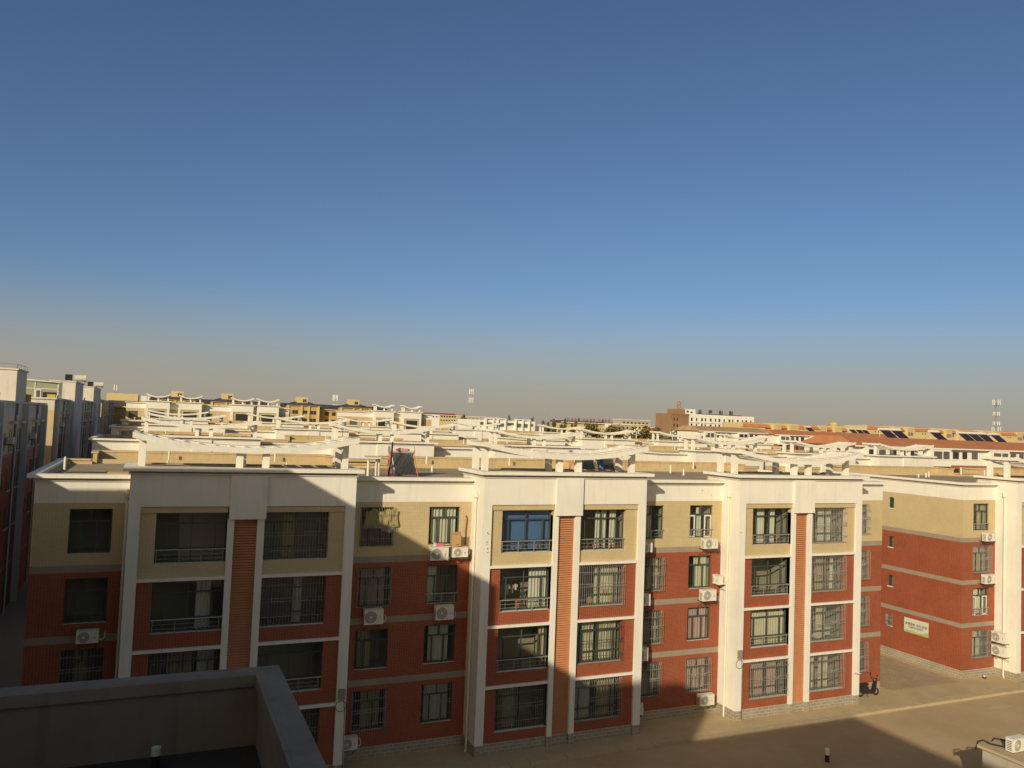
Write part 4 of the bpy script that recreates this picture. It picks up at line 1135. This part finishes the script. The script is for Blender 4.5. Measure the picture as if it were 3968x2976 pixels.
b = MB(); b.tube((1.52, 0, .25), (1.40, 0, 1.0), .03, 'steel', 6); b.tube((1.38, -.28, 1.03), (1.38, .28, 1.03), .02, 'rubber', 6); b.build('handlebar', sc)
for s_ in (-1, 1):
    b = MB(); b.tube((1.38, .2 * s_, 1.03), (1.34, .27 * s_, 1.25), .008, 'rubber', 4); b.ball((1.34, .27 * s_, 1.28), .06, 'rubber', 8, 5, .5, 1, 1); b.build('mirror', sc)
b = MB(); b.tube((.7, -.1, .2), (.6, -.3, .0), .015, 'rubber', 4); b.build('kickstand', sc)
b = MB(); b.tube((0, 0, 0), (0, 0, .35), .10, 'cable_black', 10); b.tube((0, 0, .35), (0, 0, .62), .12, 'ac_white', 12); b.tube((0, 0, .62), (0, 0, .66), .12, 'ac_white', 12, .06)
tag(b.build('bollard', None, (32.3, -5.6, -.15)), 'short white-capped bollard standing alone on the shaded road', 'bollard')
b = MB(); b.tube((0, 0, 0), (0, 0, .1), .13, 'cable_black', 10, .11); b.tube((0, 0, .1), (0, 0, .2), .07, 'cloth_white', 10)
tag(b.build('floor_lamp', None, (53.3, 1.2, 0)), 'small dark and white ground fitting at the foot of the plinth of the right-hand block', 'ground lamp')
for pts, lb_ in (([(34.02, -12.25, 2.75), (34.08, -12.3, 3.1), (34.2, -12.45, 3.2), (34.4, -12.7, 3.1), (34.75, -13.0, 3.06)], 'long black hose looping over the edge of the low roof at bottom right'),
                 ([(35.0, -12.25, 2.9), (35.1, -12.3, 3.12), (35.3, -12.55, 3.12), (35.6, -12.95, 3.05)], 'shorter black hose over the low roof edge, right of the long one')):
    b = MB(); b.path(pts, .035, 'cable_black', 6); tag(b.build('hose', None, None), lb_, 'hose')
b = MB()
for (x, y, s_) in ((47.5, -3.4, .35), (49.0, -2.9, .8), (52, -3.3, .5), (45, -5.2, .2), (41.5, -4.0, .15), (36.5, -3.0, .18)):
    n = 7; pts = [(x + s_ * random.uniform(.6, 1.2) * math.cos(2 * math.pi * i / n) * 1.8, y + s_ * .35 * random.uniform(.6, 1.2) * math.sin(2 * math.pi * i / n), -.146) for i in range(n)]; b.poly(pts, 'apron')
tag(b.build('road_patches'), kind='structure')

# ------------------------------------------------------------------ far buildings
def far_block(name, loc, label, parts, cat='building', group=None):
    t = thing(name, loc, label, cat, group)
    for nm, fn in parts:
        b = MB(); fn(b); b.build(nm, t)
    return t
def win_row(t, x0, x1, n, z, w, h, y=-0.05, mat='window_dark'):
    for i in range(n):
        x = x0 + (x1 - x0) * (i + .5) / n - w / 2
        b = MB(); b.box(x, x + w, y, 0.0 - .002 if y < 0 else y, z, z + h, mat); b.box(x - .08, x + w + .08, y - .06, y - .001, z - .12, z, 'white_far'); b.build('window', t)
# orange tiled white blocks on the right
def orange_block(loc, L, zt, label, tile='tile_orange', bays=4, seed=1, rz=0.0):
    """white upper wall, red lower wall, low-pitched tiled eaves roof"""
    random.seed(seed)
    t = thing('tiled_block', loc, label, 'building', 'white blocks with tiled roofs', rz)
    D = 11
    b = MB(); b.box(0, L, 0, D, -1, zt - 3.0, 'red_far', skip='bt'); b.box(-.02, L + .02, -.02, D + .02, zt - 3.0, zt, 'white_far', skip='bt'); b.build('wall', t)
    b = MB()
    e = .7; rh = 1.35
    b.poly([(-e, -e, zt - .1), (L + e, -e, zt - .1), (L, 3.0, zt + rh), (0, 3.0, zt + rh)], tile)
    b.poly([(0, 3.0, zt + rh), (L, 3.0, zt + rh), (L, D - 3, zt + rh), (0, D - 3, zt + rh)], 'roof_concrete')
    b.poly([(-e, -e, zt - .1), (0, 3, zt + rh), (0, D - 3, zt + rh), (-e, D + e, zt - .1)], tile); b.poly([(L + e, -e, zt - .1), (L, 3, zt + rh), (L, D - 3, zt + rh), (L + e, D + e, zt - .1)], tile)
    b.poly([(-e, D + e, zt - .1), (L + e, D + e, zt - .1), (L, D - 3, zt + rh), (0, D - 3, zt + rh)], tile)
    b.box(-e, L + e, -e - .08, -e, zt - .3, zt - .08, 'white_far'); b.poly([(-e, -e, zt - .3), (L + e, -e, zt - .3), (L + e, 0, zt - .3), (-e, 0, zt - .3)], 'shade_and_trim')
    x = 0
    while x < L:                                          # roll tiles read as ribs down the slope
        b.poly([(x, -e, zt - .05), (x + .16, -e, zt - .05), (x + .16, 3.0, zt + rh + .05), (x, 3.0, zt + rh + .05)], tile); x += 1.4
    b.build('roof', t)
    step = L / bays
    for k in range(bays):
        x0 = k * step
        w_ = MB(); w_.box(x0 + .1 * step, x0 + .42 * step, -.9, -.02, zt - 3.2, zt - .35, 'white_far'); w_.build('balcony_wall', t)
        for (xa, xb, z, h, y) in ((.14, .27, 1.95, 1.3, -.93), (.29, .39, 1.95, 1.3, -.93), (.52, .62, 1.9, 1.2, -.06), (.68, .76, 1.9, 1.2, -.06), (.84, .94, 1.9, 1.2, -.06)):
            for fl in range(2):
                q = MB(); q.box(x0 + xa * step, x0 + xb * step, y, y + .03, zt - z - 2.9 * fl, zt - z + h - 2.9 * fl, 'window_grey' if random.random() < .6 else 'window_dark')
                q.box(x0 + xa * step - .05, x0 + xb * step + .05, y - .05, y - .001, zt - z - .12 - 2.9 * fl, zt - z - 2.9 * fl, 'white_far'); q.build('window', t)
    return t
orange_block((104.0, 60, 0), 60, 14.9, 'near white block at the right with a bright orange tiled roof and a glazed balcony', bays=4, seed=2)
orange_block((148.5, 160, 0), 25, 16.4, 'far white block with a tan tiled roof, left one, in front of the cream hotel', 'tile_tan', bays=2, seed=3)
orange_block((175.5, 158, 0), 50, 16.2, 'long far white block with tan and orange tiles right of the red gable', 'tile_orange', bays=4, seed=4)
# cream rows with orange mansard panels
def cream_row(loc, L, top, label, seed=5):
    random.seed(seed)
    t = thing('cream_block', loc, label, 'building', 'cream blocks with orange mansards')
    b = MB(); b.box(0, L, 0, 12, -2, top - .3, 'cream_yellow', skip='b'); b.build('wall', t)
    x = 0
    b = MB(); b.box(0, L, 1.6, 1.9, top - .3, top, 'cream_yellow'); b.build('parapet', t)
    k = 0
    while x < L - 4:
        wd = (12.0, 4.2, 4.0, 4.2, 4.0)[k % 5]
        if k % 5 == 0:
            q = MB(); q.box(x, x + wd, -1.2, 0, -2, top - 2.0, 'cream_yellow', skip='b'); q.poly([(x - .2, -1.5, top - 2.0), (x + wd + .2, -1.5, top - 2.0), (x + wd, .6, top), (x + 1.6, .6, top)], 'tile_orange'); q.poly([(x - .2, -1.5, top - 2.0), (x + 1.6, .6, top), (x, .6, top - 1.9)], 'cream_yellow'); q.build('gable_end', t)
            for xx in (x + wd * .4, x + wd * .55):
                q = MB(); q.box(xx, xx + .5, -1.26, -1.2, top - 3.2, top - 2.6, 'window_dark'); q.build('window', t)
        elif k % 2:
            q = MB(); q.poly([(x, -.9, top - 2.0), (x + 3.2, -.9, top - 2.0), (x + 2.2, .3, top - .25), (x, .3, top - .25)], 'tile_orange'); q.build('mansard', t)
            q = MB(); q.box(x + .6, x + 2.2, -.06, 0, top - 3.9, top - 2.4, 'window_grey'); q.box(x + 1.35, x + 1.42, -.1, -.06, top - 3.9, top - 2.4, 'white_far'); q.build('window', t)
        else:
            q = MB(); q.box(x, x + wd, -1.0, 0, -2, top - .35, 'cream_yellow', skip='b')
            for j in range(4): q.box(x + .3, x + wd - .3, -1.05, -1.0, top - .75 - j * .4, top - .6 - j * .4, 'ochre')
            q.build('balcony_stack', t)
            for xx in (x + .5, x + 2.2):
                q = MB(); q.box(xx, xx + 1.3, -1.06, -1.0, top - 4.1, top - 2.5, 'window_grey'); q.box(xx + .6, xx + .68, -1.09, -1.06, top - 4.1, top - 2.5, 'white_far'); q.build('window', t)
        x += wd + .3; k += 1
    return t
cream_row((222, 230, 0), 62, 20.8, 'cream block with salmon mansard panels left of the gap, under a golden dome')
cream_row((292, 230, 0), 130, 22.0, 'long cream block with salmon mansard panels along the right skyline', seed=6)
far_block('dome', (447.0, 400, 0), 'small golden domed drum on the skyline', [('drum', lambda b: b.tube((0, 0, 0), (0, 0, 25.2), 3.2, 'ochre', 14)), ('cupola', lambda b: b.ball((0, 0, 25.2), 3.0, 'junk_yellow', 12, 6, 1, 1, .5))], 'dome')
# cream and brown hotel
ht = thing('hotel', (236.6, 300, 0), 'tall cream hotel with a brown brick side wing and dark rooftop characters', 'hotel')
b = MB(); b.box(0, 10.5, 0, 14, 0, 24.8, 'brown_brick', skip='b'); b.box(-.3, 10.5, -.3, -.01, 24.2, 24.9, 'brown_brick'); b.box(-.2, 10.5, -.15, -.01, 23.2, 23.4, 'brown_brick'); b.build('brick_wing', ht)
b = MB(); b.box(10.5, 52.5, .3, 14, 0, 24.9, 'white_far', skip='b'); b.box(10.5, 52.6, .1, .29, 20.4, 20.6, 'ochre'); b.build('wall', ht)
b = MB(); b.box(4.2, 9.7, 2, 10, 24.8, 27.2, 'brown_brick'); b.box(9.7, 16, 2, 10, 24.9, 27.3, 'white_far'); b.box(10.5, 11.8, 1.9, 2.0, 25.6, 26.6, 'window_dark'); b.box(13, 14.2, 1.9, 2.0, 25.2, 26.2, 'window_dark'); b.build('penthouse', ht)
for k in range(14):
    for z in (21.4, 18.4, 15.4):
        q = MB(); x = 12 + k * 2.9 + (k % 3) * .3; q.box(x, x + (.7 if k % 2 else 1.0), .2, .29, z, z + 1.6, 'window_dark'); q.build('window', ht)
        if z == 21.4 and k % 3 == 1: q = MB(); q.box(x + .2, x + 1.2, -.3, .2, z - .9, z - .3, 'ac_white'); q.build('wall_unit', ht)
for z in (21, 18, 15):
    for x in (1.3, 3.3, 7.2, 8.4):
        if x < 4 or z == 15:
            q = MB(); q.box(x, x + .7, -.06, 0, z, z + 1.5, 'window_dark'); q.build('window', ht)
q = MB(); q.box(16, 45, .9, 1.1, 24.9, 25.3, 'dark_steel'); q.build('sign_frame', ht)
for i, ch in enumerate('金夜阳韶'):
    text_mesh(ch, 2.6, 'sign_dark', 'sign_character', ht, (18.0 + i * 6.6, .9, 25.2), extrude=.1, bold=.05)
q = MB()
for i in range(16):
    a0, a1 = 2 * math.pi * i / 16, 2 * math.pi * (i + 1) / 16
    q.tube((7.2 + 1.2 * math.cos(a0), 4, 29.3 + 1.7 * math.sin(a0)), (7.2 + 1.2 * math.cos(a1), 4, 29.3 + 1.7 * math.sin(a1)), .17, 'sign_red', 5)
q.tube((6.7, 4, 28.6), (7.3, 4, 30.0), .15, 'sign_red', 5); q.tube((7.7, 4, 28.6), (7.3, 4, 30.0), .15, 'sign_red', 5); q.tube((7.2, 4, 27.2), (7.2, 4, 28), .08, 'steel', 4)
q.build('round_emblem', ht)
# white block with portal frames
wp = thing('white_block', (79.3, 170, 0), 'white block with square portal frames on its roof line, middle distance', 'building')
b = MB(); b.box(0, 19.8, 0, 10, 0, 17.0, 'white_far', skip='b'); b.build('wall', wp)
for (x0, x1) in ((4.3, 7.0), (7.9, 10.6), (13.4, 18.0)):
    b = MB(); b.box(x0, x0 + .4, -.6, 0, 12, 17.35, 'white_far'); b.box(x1 - .4, x1, -.6, 0, 12, 17.35, 'white_far'); b.box(x0, x1, -.6, .6, 17.35, 17.55, 'white_far'); b.build('portal_frame', wp)
    if x1 - x0 > 4: b = MB(); b.box((x0 + x1) / 2 - .2, (x0 + x1) / 2 + .2, -.6, 0, 12, 17.35, 'white_far'); b.build('mullion_pier', wp)
for (x, w_, z, h) in ((3.0, 1.0, 15.5, .9), (5.2, 1.4, 15.3, 1.0), (7.2, .6, 15.8, .6), (8.7, 1.5, 15.2, 1.0), (11.2, 1.1, 15.6, .8), (12.3, .9, 15.8, .6), (14.2, 1.3, 15.2, 1.1), (16.3, 1.2, 15.2, 1.1), (18.4, .8, 15.6, .7)):
    b = MB(); b.box(x, x + w_, -.05, -.002, z, z + h, 'window_grey'); b.box(x - .05, x + w_ + .05, -.09, -.051, z - .1, z, 'white_far'); b.build('window', wp)
# ochre hip-roofed pair
def ochre_block(x, label, turrets):
    t = thing('ochre_block', (x, 300, 0), label, 'building', 'ochre blocks with hip roofs')
    L = 46; zt = 20.3
    b = MB(); b.box(0, L, 4, 16, 0, zt - .9, 'ochre', skip='b'); b.build('wall', t)
    b = MB(); b.box(-.4, L + .4, 3.4, 3.9, zt - 1.3, zt - .9, 'cream_yellow'); b.poly([(-.5, 3.3, zt - .9), (L + .5, 3.3, zt - .9), (L - 1, 8, zt + 1.0), (1, 8, zt + 1.0)], 'roof_dark'); b.box(1, L - 1, 8, 12, zt - .5, zt + 1.0, 'roof_dark'); b.build('roof', t)
    for k, tx in enumerate(turrets):
        b = MB(); b.box(tx - 6.2, tx + 6.4, 0, 10, 0, zt, 'ochre', skip='b')
        for xx in (-6.2, -.9, 2.0, 6.0): b.box(tx + xx, tx + xx + .7, -.5, -.001, 0, zt + .1, 'cream_yellow')
        b.box(tx - 6.4, tx + 6.9, -.7, 0, zt, zt + .3, 'cream_yellow'); b.build('projecting_wing', t)
        b = MB(); b.poly([(tx - 6.8, -1, zt + .3), (tx + 7.0, -1, zt + .3), (tx + 3, 4, zt + 1.7), (tx - 3, 4, zt + 1.7)], 'roof_dark'); b.poly([(tx - 6.8, -1, zt + .3), (tx - 3, 4, zt + 1.7), (tx - 6.8, 9, zt + .3)], 'roof_dark'); b.poly([(tx + 7, -1, zt + .3), (tx + 3, 4, zt + 1.7), (tx + 7, 9, zt + .3)], 'roof_dark'); b.build('hip_roof', t)
        b = MB(); b.box(tx - 2.2, tx + 2.2, 2.5, 6.5, zt, 23.9, 'cream_yellow'); b.box(tx + .2, tx + 1.6, 2.4, 2.5, 21.9, 23.1, 'window_dark'); b.box(tx + .85, tx + .95, 2.36, 2.4, 21.9, 23.1, 'ochre'); b.build('turret', t)
        for z in (16.9, 13.7):
            for xx in (-4.2, 3.2):
                b = MB(); b.box(tx + xx, tx + xx + 2.2, -.06, -.002, z, z + 1.5, 'window_dark'); b.box(tx + xx + 1.05, tx + xx + 1.15, -.1, -.06, z, z + 1.5, 'ochre'); b.build('window', t)
            b = MB(); b.box(tx + .0, tx + 1.8, -.06, -.002, z + .2, z + 1.5, 'window_dark'); b.build('window', t)
    xs = [q for q in (x_ * 2.9 + 1 for x_ in range(16)) if all(abs(q - tx) > 7.2 for tx in turrets)]
    for q in xs:
        for z in (16.7, 13.6):
            b = MB(); b.box(q, q + 1.6, 3.93, 3.998, z, z + 1.5, 'window_dark'); b.build('window', t)
ochre_block(-3.0, 'ochre hip-roofed block with two roof turrets, at the left skyline', (10.2, 28.8))
ochre_block(46.5, 'ochre hip-roofed block with two roof turrets, left of the antenna pole', (8.6, 30.2))
# school with red roof, hall with rooftop characters
def red_roof(b):
    b.poly([(0, -1, 22.6), (37, -1, 22.6), (36, 5, 24.2), (1, 5, 24.2)], 'roof_red'); b.box(0, 37, -1.1, -.9, 22.2, 22.7, 'white_far')
s1 = far_block('school_building', (230, 700, 0), 'long yellow school with a dark red roof on the skyline', [('wall', lambda b: b.box(0, 37, 0, 10, 0, 22.6, 'cream_yellow', skip='b')), ('roof', red_roof)])
win_row(s1, 12, 36, 9, 20.2, 1.5, 1.4); win_row(s1, 14, 36, 8, 16.8, 1.5, 1.4)
hl = far_block('hall_building', (381, 700, 0), 'low dark-roofed hall carrying a row of red and grey characters', [('wall', lambda b: b.box(0, 60, 0, 20, 0, 20.6, 'cream_yellow', skip='b')), ('roof', lambda b: (b.box(-2, 62, -2, 22, 20.6, 22.4, 'roof_dark'), b.box(-1.5, 61, -2.2, -2.01, 20.2, 20.9, 'white_far')))])
for i, ch in enumerate('建设美丽和谐社区幸福家园'):
    text_mesh(ch, 3.0, 'sign_red' if i % 3 else 'sign_dark', 'sign_character', hl, (8.0 + i * 4.0 + (i // 4) * 2.2, -1, 22.7), extrude=.1, bold=.08)
# low filler blocks of the skyline
fills = [(258.6, 400, 4.5, 3, 19.1, 'white_far', 'small white hut with two dark windows before the autumn trees'), (265, 405, 14, 8, 18.6, 'left_wall', 'low tan block right of the small white hut'),
         (278, 420, 26, 10, 19.0, 'cream_yellow', 'low block with a strip of blue-white shopfronts'), (293, 440, 24, 10, 22.2, 'left_wall', 'tan block with slanting windows beside the brown brick wing'),
         (283, 380, 24, 10, 17.4, 'tile_orange', 'low pink-roofed shed in front of the tan block'), (206, 520, 30, 12, 20.5, 'left_wall', 'flat tan block beside the leaning pole'),
         (150, 560, 40, 12, 19.8, 'white_far', 'pale flat block behind the white portal block'), (196, 620, 26, 12, 22.0, 'white_far', 'pale lumpy block with a drum on the skyline, left of the poplars'),
         (440, 500, 60, 12, 22.5, 'cream_yellow', 'low cream block on the skyline right of the hotel'), (110, 560, 36, 12, 19.0, 'left_wall', 'tan block below the school on the left skyline')]
for (x, y, L, D, h, m_, lb_) in fills:
    t = thing('low_building', (x, y, 0), lb_, 'building')
    b = MB(); b.box(0, L, 0, D, 0, h, m_, skip='b'); b.build('wall', t)
    b = MB(); b.box(-.3, L + .3, -.3, D + .3, h, h + .35, 'white_far' if m_ != 'white_far' else 'ochre'); b.build('roof_edge', t)
    win_row(t, 1, L - 1, max(2, int(L / 3.2)), h - 2.6, 1.4, 1.3)
# rooftop solar panels on the tiled blocks
random.seed(11)
k = 0
for (x, y, z, n_, where) in ((118.5, 62.5, 15.6, 0, ''),):
    pass
def panel_unit(x, y, z, label):
    t = thing('solar_collector', (x, y, z), label, 'solar panel', 'dark collectors on the tiled roofs')
    b = MB(); b.poly([(0, 0, .1), (2.4, 0, .1), (1.6, 1.3, 1.5), (-.8, 1.3, 1.5)], 'panel_dark'); b.poly([(0, .02, .05), (2.4, .02, .05), (1.6, 1.32, 1.45), (-.8, 1.32, 1.45)], 'panel_dark'); b.build('collector', t)
    b = MB(); b.tube((-.9, 1.4, 1.6), (1.6, 1.4, 1.6), .25, 'ac_white', 10); b.build('tank', t)
    b = MB(); b.tube((-.7, 1.3, 0), (-.7, 1.3, 1.4), .05, 'steel', 4); b.tube((1.5, 1.3, 0), (1.5, 1.3, 1.4), .05, 'steel', 4); b.build('frame', t)
for (x, y, lb_) in ((194.5, 163, 'dark collector alone at the left on the far tiled roof'), (213.5, 163, 'dark collector with a white tank near the end of the far tiled roof'), (216.5, 163, 'dark collector directly right of that tank, on the far roof end'), (219.2, 163, 'rightmost dark collector of three on the far roof end')):
    panel_unit(x, y, 17.3, lb_)
for (x, lb_) in ((118.4, 'first of two dark collectors above the near orange roof'), (121.2, 'second of two dark collectors above the near orange roof'), (131, 'lone dark collector over the middle of the near orange roof'),
                 (138.5, 'leftmost collector of the close group of four'), (141.2, 'second collector of the close group of four'), (143.9, 'third collector of the close group of four'), (147.4, 'rightmost collector of the close group of four')):
    panel_unit(x, 66.0, 16.1, lb_)

# ------------------------------------------------------------------ masts
def mast(loc, h, label, pole=True, arrays=2, r=.25):
    t = thing('antenna_mast', loc, label, 'antenna mast', 'masts on the skyline')
    b = MB(); b.tube((0, 0, 0), (0, 0, h), r, 'mast_grey', 6, r * .5); b.build('pole', t)
    for k in range(arrays):
        b = MB(); zc = h - 2.0 - k * 5.0
        for a in range(6):
            x, y = 1.25 * math.cos(a * 1.047), 1.25 * math.sin(a * 1.047)
            b.box(x - .22, x + .22, y - .12, y + .12, zc - 1.5, zc + 1.5, 'antenna_white'); b.tube((0, 0, zc - 1), (x, y, zc), .06, 'mast_grey', 4)
        b.build('antenna_array', t)
    return t
mast((166.8, 400, 0), 36.1, 'tall thin pole with two rings of white antennas above the middle rooftops', arrays=2)
mast((313.3, 600, 0), 41.6, 'slender dark mast right of the white antenna pole', arrays=0, r=.45)
mast((341.5, 600, 0), 35.0, 'white needle mast above the red characters', arrays=0, r=.22)
mast((349.7, 600, 0), 40.5, 'faint mast right of the white needle', arrays=0, r=.13)
mast((336.9, 600, 0), 37.5, 'faint mast left of the white needle', arrays=0, r=.13)
mast((409.7, 600, 0), 27.3, 'short mast with a lamp head right of the red characters', arrays=0, r=.25)
mast((419, 600, 0), 27.3, 'short mast with a pale head nearest the brown wing', arrays=0, r=.2)
mast((88.2, 400, 0), 28.6, 'antenna cluster rising behind the ochre block turrets', arrays=2, r=.2)
def lattice(loc, h, w_, label):
    t = thing('lattice_tower', loc, label, 'lattice tower')
    b = MB(); n = 14
    for i in range(n):
        z0, z1 = h * i / n, h * (i + 1) / n; s0, s1 = w_ * (1 - .5 * i / n), w_ * (1 - .5 * (i + 1) / n)
        c0 = [(s0, s0), (-s0, s0), (-s0, -s0), (s0, -s0)]; c1 = [(s1, s1), (-s1, s1), (-s1, -s1), (s1, -s1)]
        for k in range(4):
            k2 = (k + 1) % 4
            b.tube((*c0[k], z0), (*c1[k], z1), .13, 'mast_grey', 4); b.tube((*c0[k], z0), (*c1[k2], z1), .07, 'mast_grey', 3); b.tube((*c1[k], z1), (*c1[k2], z1), .07, 'mast_grey', 3)
    b.build('lattice', t)
    for zc, rr, hh in ((h - 1.5, 2.0, 3.4), (h * .80, 1.6, 2.4), (h * .66, 1.7, 2.4), (h * .58, 2.3, 2.6)):
        b = MB(); b.box(-rr * .8, rr * .8, -rr * .8, rr * .8, zc - hh / 2 - .2, zc - hh / 2, 'mast_grey')
        for a in range(6):
            x, y = rr * math.cos(a * 1.047), rr * math.sin(a * 1.047); b.box(x - .25, x + .25, y - .15, y + .15, zc - hh / 2, zc + hh / 2, 'antenna_white')
        b.build('antenna_platform', t)
lattice((479.5, 300, 0), 43.0, 1.7, 'grey lattice tower with antenna platforms at the far right skyline')
def globe_lamp(x, y, h, label):
    t = thing('street_lamp', (x, y, gz(y)), label, 'street lamp', 'globe lamps beyond the roofs')
    b = MB(); b.tube((0, 0, 0), (0, 0, h - gz(y)), .09, 'antenna_white', 6); b.build('pole', t)
    for i in range(9):
        a = i * 2.4; z = h - gz(y) - .9 + .2 * i; r_ = 1.1 - .07 * i
        q = MB(); q.ball((r_ * math.cos(a), r_ * math.sin(a), z), .22, 'lamp_globe', 8, 5); q.tube((0, 0, z - .3), (r_ * math.cos(a), r_ * math.sin(a), z - .15), .03, 'antenna_white', 4); q.build('globe', t)
globe_lamp(120.2, 150, 15.5, 'cluster of white globe lamps beside the third-row pergola, before the green bush')
globe_lamp(132.0, 150, 15.2, 'cluster of white globe lamps just left of the brown brick wing')

# ------------------------------------------------------------------ trees
def tree(loc, h, w_, mats, label, kind='poplar', n=900, leaf=.32, seed=0, bare=0.0, base=0.12, cat='tree', group=None, name=None):
    rnd = random.Random(seed)
    t = thing(name or ('poplar_tree' if kind == 'poplar' else 'autumn_tree'), loc, label, cat, group)
    tr = MB(); tr.tube((0, 0, 0), (0, 0, h * .92), h * .014 + .06, 'bark', 6, .03)
    cl = []
    for i in range(16 if kind == 'poplar' else 22):
        z = h * (base + (0.95 - base) * rnd.random()); u = (z / h - base) / (1 - base)
        env = (math.sqrt(max(.03, 1 - ((u - .45) / .58) ** 2)) if kind != 'poplar' else (1 - u) ** .5 * min(1, u * 5 + .3)) * w_ / 2
        a = rnd.random() * 6.28; r_ = env * rnd.uniform(.35, 1.0)
        c = Vector((r_ * math.cos(a), r_ * math.sin(a), z + (r_ * .9 if kind == 'poplar' else r_ * .2)))
        tr.tube((0, 0, z - r_ * .5), c, .04, 'bark', 4, .015); cl.append((c, env * rnd.uniform(.45, .75) + .2))
    tr.build('trunk', t)
    b = MB()
    for i in range(n):
        c, r_ = cl[i % len(cl)]
        d = Vector((rnd.gauss(0, .5), rnd.gauss(0, .5), rnd.gauss(0, .75 if kind == 'poplar' else .45))) * r_
        p = c + d; q = leaf * rnd.uniform(.5, 1.2)
        n1 = Vector((rnd.uniform(-1, 1), rnd.uniform(-1, 1), rnd.uniform(-1, 1))).normalized(); n2 = n1.orthogonal().normalized()
        b.poly([p - n1 * q, p + n2 * q * .6, p + n1 * q, p - n2 * q * .6], mats[int(rnd.random() * len(mats))])
    b.build('crown', t)
    return t
GP = 'trees beyond the white rooftops'
pl = [(136.5, 240, 17.0, 2.6), (138.8, 242, 17.6, 2.2), (140.4, 240, 18.6, 1.8), (142.0, 243, 19.4, 1.7), (143.6, 240, 17.6, 2.0), (146.3, 242, 17.2, 2.6), (148.4, 240, 17.8, 2.4), (151.0, 243, 17.0, 2.6), (154.6, 240, 17.6, 2.6), (156.8, 242, 16.6, 3.0)]
wh = ('leftmost', 'second from the left', 'third from the left, tall and slim', 'tallest slim one', 'fifth from the left', 'sixth from the left', 'seventh from the left', 'eighth from the left, under the hall sign', 'bushy dark one near the end', 'rightmost, beside the golden bushes')
for i, (x, y, h, w_) in enumerate(pl):
    tree((x, y, 2.2), h - 2.2, w_, ['leaf_olive', 'leaf_green', 'leaf_gold'] if i % 3 else ['leaf_gold', 'leaf_olive'], 'olive poplar below the hall sign, ' + wh[i], 'poplar', 1400, .34, i, group=GP)
bl = [(133.5, 200, 17.0, 5), (137.5, 203, 17.0, 6), (142.5, 200, 16.6, 6), (147.5, 205, 16.6, 6), (152.0, 200, 16.6, 5.5), (156.5, 202, 17.6, 5), (160.0, 200, 17.0, 4.5)]
wb = ('leftmost, next to the poplars', 'second from the left', 'third, before the small white hut', 'fourth, behind the crossed pergolas', 'fifth, above the green bush', 'sixth, brightest orange', 'last, against the brown wing')
for i, (x, y, h, w_) in enumerate(bl):
    tree((x, y, 1.9), h - 1.9, w_, ['leaf_gold', 'leaf_olive'] if i % 2 else ['leaf_olive', 'leaf_gold', 'leaf_green'], 'broad autumn tree in the gap between roofs, ' + wb[i], 'broad', 3200, .42, 40 + i, group=GP)
tree((155.5, 185, 1.7), 13.0, 8.0, ['leaf_green', 'leaf_green', 'leaf_olive'], 'dark green bushy tree left of the brown brick wing', 'broad', 3600, .40, 77, group=GP)
tree((162.0, 188, 1.7), 12.2, 6.0, ['leaf_green', 'leaf_olive'], 'smaller green bushy tree touching the brown wing', 'broad', 2400, .40, 78, group=GP)
tree((125.8, 300, 2.9), 16.8, 5.0, ['leaf_gold', 'leaf_olive'], 'lone tan tree left of the antenna pole on the skyline', 'poplar', 900, .4, 79, group=GP)
for i in range(12):
    x = 225 + i * 9.5; tree((x, 520, 5), 14.5 + (i * 7 % 5) * .8, 4.2, ['leaf_gold', 'leaf_olive'], 'brown skyline tree behind the white portal block, %s from the left' % ('first', 'second', 'third', 'fourth', 'fifth', 'sixth', 'seventh', 'eighth', 'ninth', 'tenth', 'eleventh', 'last')[i], 'poplar', 260, .7, 100 + i, group=GP)
for i, (x, h) in enumerate(((145.2, 14.6), (146.4, 15.8), (147.6, 16.9), (148.9, 16.0))):
    tree((x, 110, 1.0), h - 1, 1.5, ['leaf_yellow', 'leaf_yellow', 'leaf_olive'], 'sparse yellow sapling before the tiled block, %s' % ('leftmost', 'second', 'tallest', 'rightmost')[i], 'poplar', 130, .2, 200 + i, group=GP, base=.45)
